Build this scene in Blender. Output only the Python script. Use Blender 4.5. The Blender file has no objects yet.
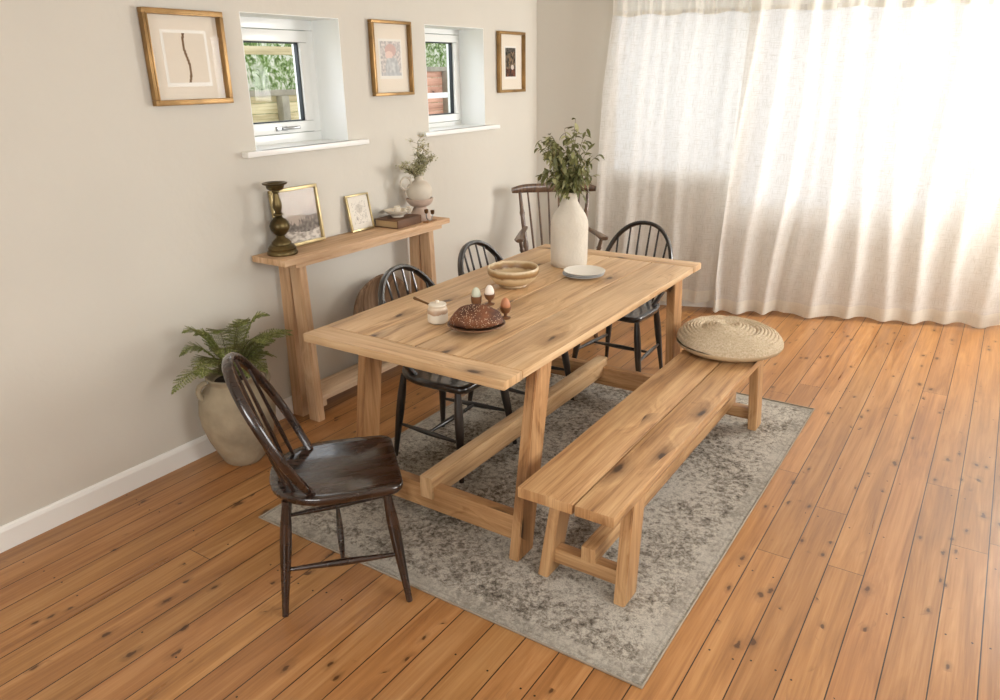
import bpy, bmesh, math, random
from mathutils import Vector, Matrix, Euler, noise
S = bpy.context.scene
PI = math.pi
rnd = random.Random(7)

# ------------------------------------------------------------------ camera
def make_camera():
    yaw, pitch, roll = -0.5892574, 0.3549293, -0.0155251
    fwd = Vector((math.sin(yaw) * math.cos(pitch), math.cos(yaw) * math.cos(pitch), -math.sin(pitch)))
    right = Vector((math.cos(yaw), -math.sin(yaw), 0))
    up = right.cross(fwd)
    r2 = math.cos(roll) * right + math.sin(roll) * up
    u2 = -math.sin(roll) * right + math.cos(roll) * up
    cd = bpy.data.cameras.new('camera')
    co = bpy.data.objects.new('camera', cd)
    S.collection.objects.link(co)
    m = Matrix((r2, u2, -fwd)).transposed().to_4x4()
    m.translation = Vector((2.90804, -4.87713, 1.66449))
    co.matrix_world = m
    cd.sensor_fit = 'HORIZONTAL'
    cd.sensor_width = 36.0
    cd.lens = 744.9155 * 36.0 / 1000.0
    cd.clip_start = 0.02
    S.camera = co
make_camera()

# ------------------------------------------------------------------ world, lights, exposure
S.view_settings.view_transform = 'Standard'
S.view_settings.look = 'None'
S.view_settings.exposure = -0.12
S.view_settings.gamma = 1.0
S.view_settings.use_curve_mapping = False
S.cycles.use_denoising = True
S.cycles.max_bounces = 8
S.cycles.diffuse_bounces = 5
S.cycles.transparent_max_bounces = 12
S.cycles.sample_clamp_indirect = 6.0
S.cycles.caustics_reflective = False
S.cycles.caustics_refractive = False
wd = bpy.data.worlds.new('overcast sky')
S.world = wd
wd.use_nodes = True
_bg = wd.node_tree.nodes['Background']
_bg.inputs[0].default_value = (0.88, 0.94, 1.0, 1)
# overcast sky, brighter over the garden side (-x) than over the curtained side
_wt = wd.node_tree
_tc = _wt.nodes.new('ShaderNodeTexCoord'); _sx = _wt.nodes.new('ShaderNodeSeparateXYZ'); _mr = _wt.nodes.new('ShaderNodeMapRange')
_wt.links.new(_tc.outputs['Generated'], _sx.inputs[0]); _wt.links.new(_sx.outputs[0], _mr.inputs['Value'])
_mr.inputs['From Min'].default_value = -0.95; _mr.inputs['From Max'].default_value = -0.46
_mr.inputs['To Min'].default_value = 9.0; _mr.inputs['To Max'].default_value = 1.5
_wt.links.new(_mr.outputs[0], _bg.inputs[1])

A20 = math.radians(20.0)
WD = Vector((math.cos(A20), math.sin(A20), 0))     # along the curtain wall
WN = Vector((-math.sin(A20), math.cos(A20), 0))    # out of the room
def bw(s, off, z):                                  # a point by the curtain wall
    return WD * s + WN * off + Vector((0, 0, z))

def area(name, loc, target, sx, sy, power, col=(1, 1, 1), spread=None):
    d = bpy.data.lights.new(name, 'AREA')
    d.shape = 'RECTANGLE'; d.size = sx; d.size_y = sy
    d.energy = power; d.color = col
    if spread: d.spread = spread
    o = bpy.data.objects.new(name, d)
    S.collection.objects.link(o)
    o.location = loc
    o.rotation_euler = (Vector(target) - Vector(loc)).to_track_quat('-Z', 'Y').to_euler()
    return o
# sun outside the curtained windows
_sd = bpy.data.lights.new('hazy_sun', 'SUN'); _sd.energy = 1.2; _sd.angle = math.radians(16); _sd.color = (1.0, 0.97, 0.92)
_so = bpy.data.objects.new('hazy_sun', _sd); S.collection.objects.link(_so)
_so.rotation_euler = Vector((-0.53, -0.83, -0.34)).to_track_quat('-Z', 'Y').to_euler()
area('added_fill_far_right', (4.08, 0.62, 1.55), (4.08 - 0.75, 0.62 - 0.66, 1.45), 1.25, 1.25, 150, (1.0, 0.985, 0.96))  # added fill lamp outside an added window, for shadows on the left wall
# fill lamps added outside two unseen, added windows: right side and behind the camera
area('added_fill_right', (4.15, -3.0, 1.7), (1.6, -2.6, 0.4), 1.5, 1.2, 62, (1.0, 0.99, 0.97))
area('added_fill_rear', (2.3, -7.0, 1.8), (1.6, -2.6, 0.5), 1.6, 1.2, 92, (1.0, 0.99, 0.97))

# ------------------------------------------------------------------ materials
def lin(c):
    return tuple(((v / 255.0) / 12.92 if v / 255.0 <= 0.04045 else ((v / 255.0 + 0.055) / 1.055) ** 2.4) for v in c)
def rgba(c): return (*lin(c), 1.0)

class NT:
    def __init__(s, name):
        s.m = bpy.data.materials.new(name); s.m.use_nodes = True
        s.t = s.m.node_tree; s.n = s.t.nodes; s.l = s.t.links
        s.b = s.n['Principled BSDF']; s.out = s.n['Material Output']
    def add(s, typ, **kw):
        n = s.n.new(typ)
        for k, v in kw.items():
            if k == 'inp':
                for a, b in v.items(): n.inputs[a].default_value = b
            else: setattr(n, k, v)
        return n
    def link(s, a, b): s.l.new(a, b)
    def coords(s, kind='Object', scale=(1, 1, 1), rot=(0, 0, 0)):
        tc = s.add('ShaderNodeTexCoord'); mp = s.add('ShaderNodeMapping')
        mp.inputs['Scale'].default_value = scale; mp.inputs['Rotation'].default_value = rot
        s.link(tc.outputs[kind], mp.inputs[0]); return mp.outputs[0]
    def noise(s, vec, scale=5, detail=4, rough=0.5, dist=0.0):
        n = s.add('ShaderNodeTexNoise', inp={'Scale': scale, 'Detail': detail, 'Roughness': rough, 'Distortion': dist})
        s.link(vec, n.inputs['Vector']); return n.outputs['Fac']
    def ramp(s, fac, stops):
        r = s.add('ShaderNodeValToRGB'); e = r.color_ramp.elements
        while len(e) < len(stops): e.new(0.5)
        for i, (p, c) in enumerate(stops):
            e[i].position = p; e[i].color = c if len(c) == 4 else (*c, 1)
        s.link(fac, r.inputs[0]); return r.outputs[0]
    def mix(s, fac, a, b, mode='MIX'):
        n = s.add('ShaderNodeMix', data_type='RGBA', blend_type=mode)
        for idx, v in ((0, fac), (6, a), (7, b)):
            if hasattr(v, 'is_linked') or hasattr(v, 'links'): s.link(v, n.inputs[idx])
            else: n.inputs[idx].default_value = v
        return n.outputs[2]
    def math(s, op, a, b=0.0, c=None):
        n = s.add('ShaderNodeMath', operation=op)
        for i, v in enumerate((a, b) if c is None else (a, b, c)):
            if hasattr(v, 'links'): s.link(v, n.inputs[i])
            else: n.inputs[i].default_value = v
        return n.outputs[0]
    def bump(s, h, strength=0.2, dist=0.01):
        b = s.add('ShaderNodeBump', inp={'Strength': strength, 'Distance': dist})
        s.link(h, b.inputs['Height']); s.link(b.outputs[0], s.b.inputs['Normal'])
    def set(s, **kw):
        for k, v in kw.items(): s.b.inputs[k.replace('_', ' ')].default_value = v
    def col(s, c): s.link(c, s.b.inputs['Base Color'])

def plain(name, c, rough=0.5, metal=0.0, bump=None, var=0.0):
    t = NT(name)
    t.set(Roughness=rough, Metallic=metal)
    v = t.coords()
    if var:
        f = t.noise(v, 9, 5)
        lo = tuple(x * (1 - var) for x in lin(c)); hi = tuple(min(1, x * (1 + var)) for x in lin(c))
        t.col(t.ramp(f, [(0.3, lo), (0.7, hi)]))
    else: t.b.inputs['Base Color'].default_value = rgba(c)
    if bump: t.bump(t.noise(v, bump[0], 4), bump[1], bump[2])
    return t.m

def wood(name, light, mid, dark, rough=0.55, knots=0.11, island=0.16, gs=1.0, bump=0.25):
    """Sawn boards: UV u runs along the grain in metres, v across it."""
    t = NT(name); t.set(Roughness=rough)
    tc = t.add('ShaderNodeTexCoord')
    uv = tc.outputs['UV']
    def mp(sx, sy):
        m = t.add('ShaderNodeMapping'); m.inputs['Scale'].default_value = (sx, sy, 1); t.link(uv, m.inputs[0]); return m.outputs[0]
    # knots, with darker swirled grain round them
    wob = t.add('ShaderNodeTexNoise', inp={'Scale': 9.0, 'Detail': 3.0}); t.link(mp(1, 2.5), wob.inputs['Vector'])
    vm = t.add('ShaderNodeVectorMath', operation='MULTIPLY_ADD'); vm.inputs[1].default_value = (0.22, 0.22, 0.0)
    t.link(wob.outputs['Color'], vm.inputs[0]); t.link(mp(1.9, 5.2), vm.inputs[2])
    kn = t.add('ShaderNodeTexVoronoi', voronoi_dimensions='2D', inp={'Scale': 1.0, 'Randomness': 1.0}); t.link(vm.outputs[0], kn.inputs['Vector'])
    kd = kn.outputs['Distance']
    keep = t.math('GREATER_THAN', t.noise(mp(0.9, 2.1), 1.0, 1), 1.0 - knots * 4.2)
    core = t.math('MULTIPLY', t.ramp(kd, [(0.0, (1, 1, 1)), (0.035, (0.9, 0.9, 0.9)), (0.06, (0.25, 0.25, 0.25)), (0.09, (0, 0, 0))]), keep)
    halo = t.math('MULTIPLY', t.ramp(kd, [(0.05, (0.6, 0.6, 0.6)), (0.26, (0, 0, 0))]), keep)
    sw = t.math('MULTIPLY', kd, 0.9)
    # grain
    gv = t.add('ShaderNodeVectorMath', operation='MULTIPLY_ADD'); gv.inputs[1].default_value = (0.0, 1.6, 0.0)
    t.link(t.ramp(kd, [(0.0, (1, 1, 1)), (0.35, (0, 0, 0))]), gv.inputs[0]); t.link(mp(1.0 * gs, 17 * gs), gv.inputs[2])
    g1 = t.add('ShaderNodeTexNoise', inp={'Scale': 1.0, 'Detail': 6.0, 'Roughness': 0.62, 'Distortion': 0.5}); t.link(gv.outputs[0], g1.inputs['Vector']); g1 = g1.outputs['Fac']
    g2 = t.noise(mp(5.0 * gs, 150 * gs), 1.0, 3, 0.65, 0.2)
    g3 = t.noise(mp(2.0 * gs, 60 * gs), 1.0, 3, 0.6, 0.4)
    f = t.math('ADD', t.math('ADD', t.math('MULTIPLY', g1, 0.50), t.math('MULTIPLY', g2, 0.20)), t.math('MULTIPLY', g3, 0.30))
    c = t.ramp(f, [(0.36, lin(dark)), (0.47, lin(mid)), (0.60, lin(light))])
    geo = t.add('ShaderNodeNewGeometry')
    sh = t.math('MULTIPLY_ADD', geo.outputs['Random Per Island'], island, 1 - island / 2)
    hs = t.add('ShaderNodeHueSaturation'); t.link(c, hs.inputs['Color']); t.link(sh, hs.inputs['Value'])
    stain = t.ramp(t.noise(mp(1.8, 5.0), 1.0, 4), [(0.52, (0, 0, 0)), (0.70, (0.45, 0.45, 0.45))])
    c2 = t.mix(stain, hs.outputs[0], (*[x * 0.66 for x in lin(mid)], 1))
    c2 = t.mix(halo, c2, (*[x * 0.66 for x in lin(dark)], 1))
    c3 = t.mix(core, c2, (*[x * 0.22 for x in lin(dark)], 1))
    t.col(c3)
    t.link(t.math('MULTIPLY_ADD', f, 0.5, rough - 0.25), t.b.inputs['Roughness'])
    t.bump(f, bump, 0.004)
    return t.m

M = {}
M['table_wood'] = wood('reclaimed pine of the dining table', (222, 190, 148), (200, 162, 118), (150, 110, 72), rough=0.46, knots=0.13)
M['leg_wood'] = wood('waxed pine of the table legs', (196, 154, 108), (168, 124, 80), (114, 76, 44), rough=0.5)
M['bench_wood'] = wood('reclaimed pine of the bench', (206, 168, 122), (176, 134, 90), (122, 84, 52), rough=0.46, knots=0.12)
M['console_wood'] = wood('pale raw pine of the console', (218, 186, 150), (198, 160, 122), (162, 122, 86), rough=0.6, knots=0.07)
M['shelf_wood'] = wood('bleached pine shelf', (232, 208, 180), (214, 184, 150), (178, 144, 108), rough=0.6, knots=0.07)
M['rustic_wood'] = wood('weathered bowl wood', (150, 124, 98), (112, 86, 62), (62, 44, 30), rough=0.8, knots=0.05)

def chair_wood(name, base, worn, rough):
    t = NT(name); t.set(Roughness=rough)
    v = t.coords('Object', (1, 1, 1))
    f = t.noise(t.coords('Object', (6, 26, 6)), 1.6, 6, 0.6, 0.6)
    c = t.ramp(f, [(0.35, lin(base)), (0.66, lin(worn))])
    sc = t.noise(v, 60, 3, 0.7)
    c = t.mix(t.ramp(sc, [(0.72, (0, 0, 0)), (0.78, (0.25, 0.25, 0.25))]), c, rgba((150, 130, 110)))
    t.col(c)
    t.link(t.ramp(f, [(0.3, (rough - .06,) * 3), (0.7, (rough + .12,) * 3)]), t.b.inputs['Roughness'])
    t.set(Coat_Weight=0.7, Coat_Roughness=0.10)
    t.bump(f, 0.05, 0.002)
    return t.m
M['chair_brown'] = chair_wood('dark brown stained chair wood', (22, 13, 10), (52, 32, 22), 0.24)
M['chair_black'] = chair_wood('near black chair wood', (13, 10, 9), (36, 27, 21), 0.32)
M['chair_walnut'] = chair_wood('old walnut chair wood', (66, 45, 31), (112, 84, 60), 0.45)

def floor_material():
    t = NT('old varnished pine floorboards')
    tc = t.add('ShaderNodeTexCoord'); sep = t.add('ShaderNodeSeparateXYZ'); t.link(tc.outputs['Object'], sep.inputs[0])
    X, Y = sep.outputs[0], sep.outputs[1]
    W = 0.1195
    xs = t.math('DIVIDE', t.math('ADD', X, 10 * W - 0.0055), W)
    board = t.math('FLOOR', xs); fx = t.math('FRACT', xs)
    wn = t.add('ShaderNodeTexWhiteNoise', noise_dimensions='1D'); t.link(board, wn.inputs['W'])
    # boards end to end along y
    yo = t.math('DIVIDE', t.math('MULTIPLY_ADD', wn.outputs['Value'], 3.7, Y), 4.3)
    yi = t.math('FLOOR', yo); fy = t.math('FRACT', yo)
    key = t.math('ADD', t.math('MULTIPLY', board, 7.31), t.math('MULTIPLY', yi, 3.17))
    wn2 = t.add('ShaderNodeTexWhiteNoise', noise_dimensions='1D'); t.link(key, wn2.inputs['W'])
    rv = wn2.outputs['Value']
    def vec(sx, sy, kz=10.0):
        c = t.add('ShaderNodeCombineXYZ')
        t.link(t.math('MULTIPLY', X, sx), c.inputs[0]); t.link(t.math('MULTIPLY', Y, sy), c.inputs[1]); t.link(t.math('MULTIPLY', rv, kz), c.inputs[2]); return c.outputs[0]
    g1 = t.noise(vec(17, 1.3), 1, 5, 0.6, 0.9); g2 = t.noise(vec(120, 3), 1, 3, 0.6)
    f = t.math('ADD', t.math('MULTIPLY', g1, 0.7), t.math('MULTIPLY', g2, 0.3))
    c = t.ramp(f, [(0.28, lin((122, 78, 44))), (0.5, lin((164, 114, 68))), (0.72, lin((190, 142, 94)))])
    hs = t.add('ShaderNodeHueSaturation'); t.link(c, hs.inputs['Color'])
    t.link(t.math('MULTIPLY_ADD', rv, 0.22, 0.90), hs.inputs['Value']); t.link(t.math('MULTIPLY_ADD', wn.outputs['Value'], 0.006, 0.499), hs.inputs['Hue'])
    c = hs.outputs[0]
    kw = t.add('ShaderNodeTexNoise', inp={'Scale': 40.0, 'Detail': 2.0}); t.link(tc.outputs['Object'], kw.inputs['Vector'])
    for sx_, sy_, r0 in ((8.0, 3.6, 0.042), (15.0, 6.5, 0.055)):
        kv = t.add('ShaderNodeVectorMath', operation='MULTIPLY_ADD'); kv.inputs[1].default_value = (0.16, 0.16, 0)
        t.link(kw.outputs['Color'], kv.inputs[0]); t.link(vec(sx_, sy_, 0), kv.inputs[2])
        kn = t.add('ShaderNodeTexVoronoi', voronoi_dimensions='2D', inp={'Scale': 1.0}); t.link(kv.outputs[0], kn.inputs['Vector'])
        kk = t.math('GREATER_THAN', t.noise(vec(3.1, 2.7, 0), sx_ / 8, 1), 0.575 if sx_ < 10 else 0.60)
        c = t.mix(t.math('MULTIPLY', t.ramp(kn.outputs['Distance'], [(r0, (0.85,) * 3), (r0 * 1.8, (0.30,) * 3), (r0 * 4.5, (0, 0, 0))]), kk), c, rgba((62, 34, 18)))
    # nails in pairs where joists run
    jy = t.math('ABSOLUTE', t.math('SUBTRACT', t.math('FRACT', t.math('DIVIDE', t.math('MULTIPLY_ADD', rv, 0.03, Y), 0.46)), 0.5))
    jy = t.math('MULTIPLY', jy, 0.46)
    jx = t.math('MULTIPLY', t.math('SUBTRACT', t.math('ABSOLUTE', t.math('SUBTRACT', fx, 0.5)), 0.30), W)
    nd = t.math('SQRT', t.math('ADD', t.math('MULTIPLY', jx, jx), t.math('MULTIPLY', jy, jy)))
    nail = t.math('MULTIPLY', t.math('LESS_THAN', nd, 0.0034), t.math('GREATER_THAN', t.noise(vec(9.3, 2.1), 1, 1), 0.5))
    c = t.mix(nail, c, rgba((34, 20, 12)))
    edge = t.math('MULTIPLY', t.math('SUBTRACT', 0.5, t.math('ABSOLUTE', t.math('SUBTRACT', fx, 0.5))), W)
    gap = t.math('LESS_THAN', edge, 0.0019)
    endd = t.math('MULTIPLY', t.math('SUBTRACT', 0.5, t.math('ABSOLUTE', t.math('SUBTRACT', fy, 0.5))), 4.3)
    gap = t.math('MAXIMUM', gap, t.math('LESS_THAN', endd, 0.0012))
    c = t.mix(gap, c, rgba((40, 20, 10)))
    t.col(c)
    t.link(t.math('MULTIPLY_ADD', g1, 0.25, 0.20), t.b.inputs['Roughness'])
    h = t.math('SUBTRACT', t.math('MULTIPLY', f, 0.15), t.math('MULTIPLY', gap, 1.0))
    t.bump(h, 0.35, 0.004)
    return t.m
M['floor'] = floor_material()

def wall_material(name, c):
    t = NT(name); t.set(Roughness=0.85)
    v = t.coords()
    f = t.noise(v, 1.3, 4)
    a = lin(c)
    t.col(t.ramp(f, [(0.3, tuple(x * 0.965 for x in a)), (0.7, tuple(x * 1.02 for x in a))]))
    h = t.math('ADD', t.noise(v, 7, 3), t.math('MULTIPLY', t.noise(v, 60, 4), 0.12))
    t.bump(h, 0.25, 0.012)
    return t.m
M['wall'] = wall_material('warm grey plaster', (209, 204, 193))
M['ceiling'] = wall_material('white ceiling', (240, 238, 232))
M['white_paint'] = plain('white gloss paint', (240, 240, 236), 0.32)
M['reveal'] = plain('white painted reveal', (243, 245, 243), 0.6, bump=(25, 0.15, 0.004))
M['upvc'] = plain('white window plastic', (238, 240, 238), 0.25)
M['seal'] = plain('black window seal', (30, 36, 40), 0.6)
M['steel'] = plain('brushed steel handle', (170, 172, 174), 0.3, 1.0)

def rug_material():
    t = NT('faded grey beige rug pile'); t.set(Roughness=0.95)
    v = t.coords()
    big = t.noise(v, 3.0, 8, 0.72, 0.3)
    med = t.noise(v, 48, 5, 0.75, 0.4)
    fine = t.noise(v, 170, 3, 0.8)
    f = t.math('ADD', t.math('MULTIPLY', big, 0.42), t.math('MULTIPLY', med, 0.58))
    c = t.ramp(f, [(0.40, lin((88, 79, 68))), (0.465, lin((170, 159, 143))), (0.54, lin((228, 220, 205)))])
    vo = t.add('ShaderNodeTexVoronoi', inp={'Scale': 26.0}); t.link(v, vo.inputs['Vector'])
    orn = t.math('MULTIPLY', t.ramp(vo.outputs['Distance'], [(0.25, (0, 0, 0)), (0.36, (1, 1, 1)), (0.50, (0, 0, 0))]), t.ramp(t.noise(v, 4.0, 5, 0.7), [(0.52, (0, 0, 0)), (0.62, (0.6, 0.6, 0.6))]))
    c = t.mix(orn, c, rgba((112, 100, 86)))
    c = t.mix(t.ramp(fine, [(0.5, (0, 0, 0)), (0.62, (0.5, 0.5, 0.5))]), c, rgba((128, 117, 103)))
    # pale plain border band
    tc = t.add('ShaderNodeTexCoord'); sp = t.add('ShaderNodeSeparateXYZ'); t.link(tc.outputs['Object'], sp.inputs[0])
    ex = t.math('SUBTRACT', 0.8245, t.math('ABSOLUTE', sp.outputs[0])); ey = t.math('SUBTRACT', 1.1135, t.math('ABSOLUTE', sp.outputs[1]))
    e = t.math('MINIMUM', ex, ey)
    band = t.math('LESS_THAN', e, 0.062)
    c = t.mix(t.math('MULTIPLY', band, 0.45), c, rgba((204, 195, 180)))
    line = t.math('MULTIPLY', t.math('GREATER_THAN', e, 0.020), t.math('LESS_THAN', e, 0.026))
    c = t.mix(t.math('MULTIPLY', line, 0.25), c, rgba((150, 138, 122)))
    t.col(c)
    h = t.math('ADD', t.math('MULTIPLY', med, 0.6), fine)
    t.bump(h, 1.0, 0.016)
    return t.m
M['rug'] = rug_material()
M['rug_edge'] = plain('bound rug edge', (160, 150, 134), 0.95, bump=(150, 0.8, 0.004))

def curtain_material(name, transp, tint=(248, 246, 240), weave=1.0):
    t = NT(name)
    tc = t.add('ShaderNodeTexCoord')
    def n(sx, sy, th0, th1):
        mp = t.add('ShaderNodeMapping'); mp.inputs['Scale'].default_value = (sx, sy, 1); t.link(tc.outputs['UV'], mp.inputs[0])
        return t.ramp(t.noise(mp.outputs[0], 1.0, 3, 0.7), [(th0, (0, 0, 0)), (th1, (1, 1, 1))])
    a = n(14, 190, 0.50, 0.66); b = n(190, 14, 0.50, 0.66)
    f = t.math('MAXIMUM', a, b)
    df = t.add('ShaderNodeBsdfDiffuse'); tr = t.add('ShaderNodeBsdfTranslucent'); tp = t.add('ShaderNodeBsdfTransparent')
    c = t.mix(t.math('MULTIPLY', f, 0.42 * weave), rgba(tint), rgba((190, 184, 172)))
    t.link(c, df.inputs[0]); t.link(c, tr.inputs[0])
    m1 = t.add('ShaderNodeMixShader'); m1.inputs[0].default_value = 0.40
    t.link(df.outputs[0], m1.inputs[1]); t.link(tr.outputs[0], m1.inputs[2])
    m2 = t.add('ShaderNodeMixShader')
    t.link(t.math('MULTIPLY_ADD', f, -transp * 0.8, transp), m2.inputs[0])
    t.link(m1.outputs[0], m2.inputs[1]); t.link(tp.outputs[0], m2.inputs[2])
    t.link(m2.outputs[0], t.out.inputs[0])
    bp = t.add('ShaderNodeBump', inp={'Strength': 0.15, 'Distance': 0.003}); t.link(f, bp.inputs['Height'])
    t.link(bp.outputs[0], df.inputs['Normal'])
    return t.m
M['curtain'] = curtain_material('sheer white linen', 0.15, (246, 243, 238), 1.45)
M['curtain_double'] = curtain_material('doubled linen band', 0.02, (240, 236, 226), 0.6)

def glass_material(name, refl=0.12):
    t = NT(name)
    gl = t.add('ShaderNodeBsdfGlossy', inp={'Roughness': 0.02}); tp = t.add('ShaderNodeBsdfTransparent')
    lw = t.add('ShaderNodeFresnel', inp={'IOR': 1.45})
    mx = t.add('ShaderNodeMixShader')
    geo = t.add('ShaderNodeNewGeometry')
    t.link(t.math('MULTIPLY', t.math('MULTIPLY_ADD', lw.outputs[0], refl, 0.0), t.math('SUBTRACT', 1.0, geo.outputs['Backfacing'])), mx.inputs[0])
    t.link(tp.outputs[0], mx.inputs[1]); t.link(gl.outputs[0], mx.inputs[2]); t.link(mx.outputs[0], t.out.inputs[0])
    return t.m
M['glass'] = glass_material('clear glass', 0.35)
M['picture_glass'] = glass_material('non reflecting picture glass', 0.22)

M['brass'] = plain('aged brass', (96, 82, 52), 0.36, 0.8, var=0.5)
M['gold'] = plain('antique gold frame', (150, 118, 74), 0.38, 0.6, var=0.35)
M['gold_pale'] = plain('pale gold frame', (188, 170, 126), 0.34, 0.6, var=0.3)
M['mat_board'] = plain('cream mat board', (226, 216, 200), 0.9)
M['vase'] = plain('chalky white ceramic', (208, 200, 186), 0.85, bump=(70, 0.5, 0.006), var=0.07)
M['jug'] = plain('matt bone stoneware', (206, 196, 180), 0.75, bump=(60, 0.2, 0.003), var=0.05)
M['pink_clay'] = plain('pale pink clay', (196, 174, 158), 0.8, bump=(60, 0.25, 0.003), var=0.08)
M['saucer'] = plain('glazed cream ceramic', (222, 212, 194), 0.3)
M['book_cover'] = plain('worn brown leather', (92, 62, 38), 0.6, bump=(80, 0.3, 0.003), var=0.3)
M['book_pages'] = plain('yellowed pages', (176, 148, 108), 0.9, bump=(200, 0.3, 0.002))
M['pot'] = plain('weathered clay urn', (158, 144, 120), 0.9, bump=(14, 0.6, 0.02), var=0.22)
M['soil'] = plain('potting soil', (48, 36, 26), 1.0, bump=(40, 0.8, 0.01))
M['plate'] = plain('cream stoneware plate', (226, 222, 212), 0.35)
M['plate_edge'] = plain('grey patterned plate rim', (184, 186, 186), 0.45, bump=(160, 0.5, 0.003), var=0.25)
M['plate_brown'] = plain('brown stoneware plate', (118, 86, 62), 0.4, var=0.2)
M['egg_cup'] = plain('turned brown egg cup', (116, 78, 50), 0.45, var=0.25)
M['egg_green'] = plain('pale green eggshell', (200, 204, 184), 0.5)
M['egg_white'] = plain('white eggshell', (236, 226, 214), 0.5)
M['egg_brown'] = plain('brown eggshell', (186, 124, 86), 0.5)
M['spoon'] = plain('olive wood spoon', (142, 100, 58), 0.5, var=0.2)
M['taupe'] = plain('taupe candle cup', (104, 74, 44), 0.35, 0.5)
M['stem'] = plain('brown green stem', (92, 84, 52), 0.7)
M['grass'] = plain('garden grass', (120, 140, 80), 1.0, var=0.3)
M['concrete'] = plain('outside concrete', (170, 166, 156), 0.9, var=0.1)

def leaf_material(name, c, edge, transl=0.25):
    t = NT(name); t.set(Roughness=0.5)
    geo = t.add('ShaderNodeNewGeometry')
    c1 = t.ramp(geo.outputs['Random Per Island'], [(0.0, tuple(x * 0.7 for x in lin(c))), (0.6, lin(c)), (1.0, lin(edge))])
    t.col(c1)
    tr = t.add('ShaderNodeBsdfTranslucent'); t.link(c1, tr.inputs[0])
    mx = t.add('ShaderNodeMixShader'); mx.inputs[0].default_value = transl
    t.link(t.b.outputs[0], mx.inputs[1]); t.link(tr.outputs[0], mx.inputs[2]); t.link(mx.outputs[0], t.out.inputs[0])
    return t.m
M['leaf'] = leaf_material('olive green leaves', (116, 118, 70), (196, 194, 146))
M['fern'] = leaf_material('fern green', (128, 138, 74), (186, 192, 124))
M['umbel'] = leaf_material('pale seed heads', (190, 186, 146), (228, 224, 194))
M['hedge'] = leaf_material('hedge leaves', (124, 160, 74), (200, 206, 178), 0.3)

_t = NT('tangled twigs and leaves'); _t.set(Roughness=0.9)
_v = _t.coords()
_t.col(_t.ramp(_t.noise(_v, 11, 6, 0.75, 1.5), [(0.38, lin((62, 80, 44))), (0.48, lin((130, 158, 84))), (0.56, lin((222, 222, 208)))]))
M['hedge_core'] = _t.m
def two_tone(name, stops, axis_z0, axis_z1, wob=0.12, rough=0.4, scale=30):
    """glaze colours by height in the object's own space"""
    t = NT(name); t.set(Roughness=rough)
    tc = t.add('ShaderNodeTexCoord'); sp = t.add('ShaderNodeSeparateXYZ'); t.link(tc.outputs['Object'], sp.inputs[0])
    h = t.math('DIVIDE', t.math('SUBTRACT', sp.outputs[2], axis_z0), axis_z1 - axis_z0)
    nz = t.noise(tc.outputs['Object'], scale, 3)
    h = t.math('ADD', h, t.math('MULTIPLY', t.math('SUBTRACT', nz, 0.5), wob))
    t.col(t.ramp(h, [(p, lin(c)) for p, c in stops]))
    return t.m
M['jar'] = two_tone('dipped jar glaze', [(0.0, (160, 140, 110)), (0.07, (228, 220, 204)), (0.50, (230, 222, 206)), (0.54, (172, 140, 112)), (0.72, (190, 164, 138)), (0.80, (214, 198, 176))], 0.0, 0.072, 0.25)
M['bowl'] = two_tone('ochre bowl glaze', [(0.0, (150, 122, 84)), (0.2, (206, 182, 142)), (0.56, (212, 190, 152)), (0.66, (128, 92, 54)), (0.86, (164, 132, 88)), (0.95, (206, 186, 150))], 0.0, 0.0885, 0.22)

def bread_material():
    t = NT('seeded brown crust'); t.set(Roughness=0.7)
    v = t.coords()
    c = t.ramp(t.noise(v, 16, 5), [(0.35, lin((74, 40, 22))), (0.65, lin((124, 74, 42)))])
    vo = t.add('ShaderNodeTexVoronoi', inp={'Scale': 150.0}); t.link(v, vo.inputs['Vector'])
    seeds = t.math('MULTIPLY', t.math('LESS_THAN', vo.outputs['Distance'], 0.30), t.math('GREATER_THAN', t.noise(v, 22, 3), 0.44))
    c = t.mix(t.math('MULTIPLY', seeds, 0.75), c, rgba((206, 178, 146)))
    t.col(c)
    t.bump(t.math('ADD', t.noise(v, 60, 4), t.math('MULTIPLY', seeds, 0.6)), 0.7, 0.006)
    return t.m
M['bread'] = bread_material()

def jute_material():
    t = NT('braided jute'); t.set(Roughness=0.95)
    v = t.coords()
    f = t.noise(v, 120, 3, 0.7)
    f2 = t.noise(v, 9, 3)
    c = t.ramp(f, [(0.3, lin((178, 158, 128))), (0.55, lin((208, 190, 162))), (0.75, lin((226, 212, 188)))])
    t.col(t.mix(t.ramp(f2, [(0.4, (0, 0, 0)), (0.7, (0.3, 0.3, 0.3))]), c, rgba((176, 154, 120))))
    t.bump(f, 0.9, 0.008)
    return t.m
M['jute'] = jute_material()
M['jute_fabric'] = plain('woven cushion underside', (190, 168, 134), 0.95, bump=(220, 0.4, 0.003))
M['fence_wood'] = wood('garden fence boards', (226, 212, 176), (206, 188, 146), (160, 140, 104), rough=0.9)
M['fence_red'] = wood('reddish garden fence boards', (232, 184, 160), (214, 160, 134), (176, 124, 100), rough=0.9)
M['fence_post'] = plain('weathered fence post', (158, 150, 134), 0.9, var=0.2)

# ------------------------------------------------------------------ mesh building
def tag(o, label=None, cat=None, group=None, kind=None):
    if label: o['label'] = label
    if cat: o['category'] = cat
    if group: o['group'] = group
    if kind: o['kind'] = kind
    return o
def empty(name, loc, rz=0.0, label=None, cat=None, group=None):
    o = bpy.data.objects.new(name, None)
    o.empty_display_size = 0.05
    S.collection.objects.link(o)
    o.location = loc; o.rotation_euler = (0, 0, rz)
    return tag(o, label, cat, group)
def copy_tree(o, parent=None):
    c = o.copy(); S.collection.objects.link(c)
    if parent: c.parent = parent
    for ch in list(o.children): copy_tree(ch, c)
    return c

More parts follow.
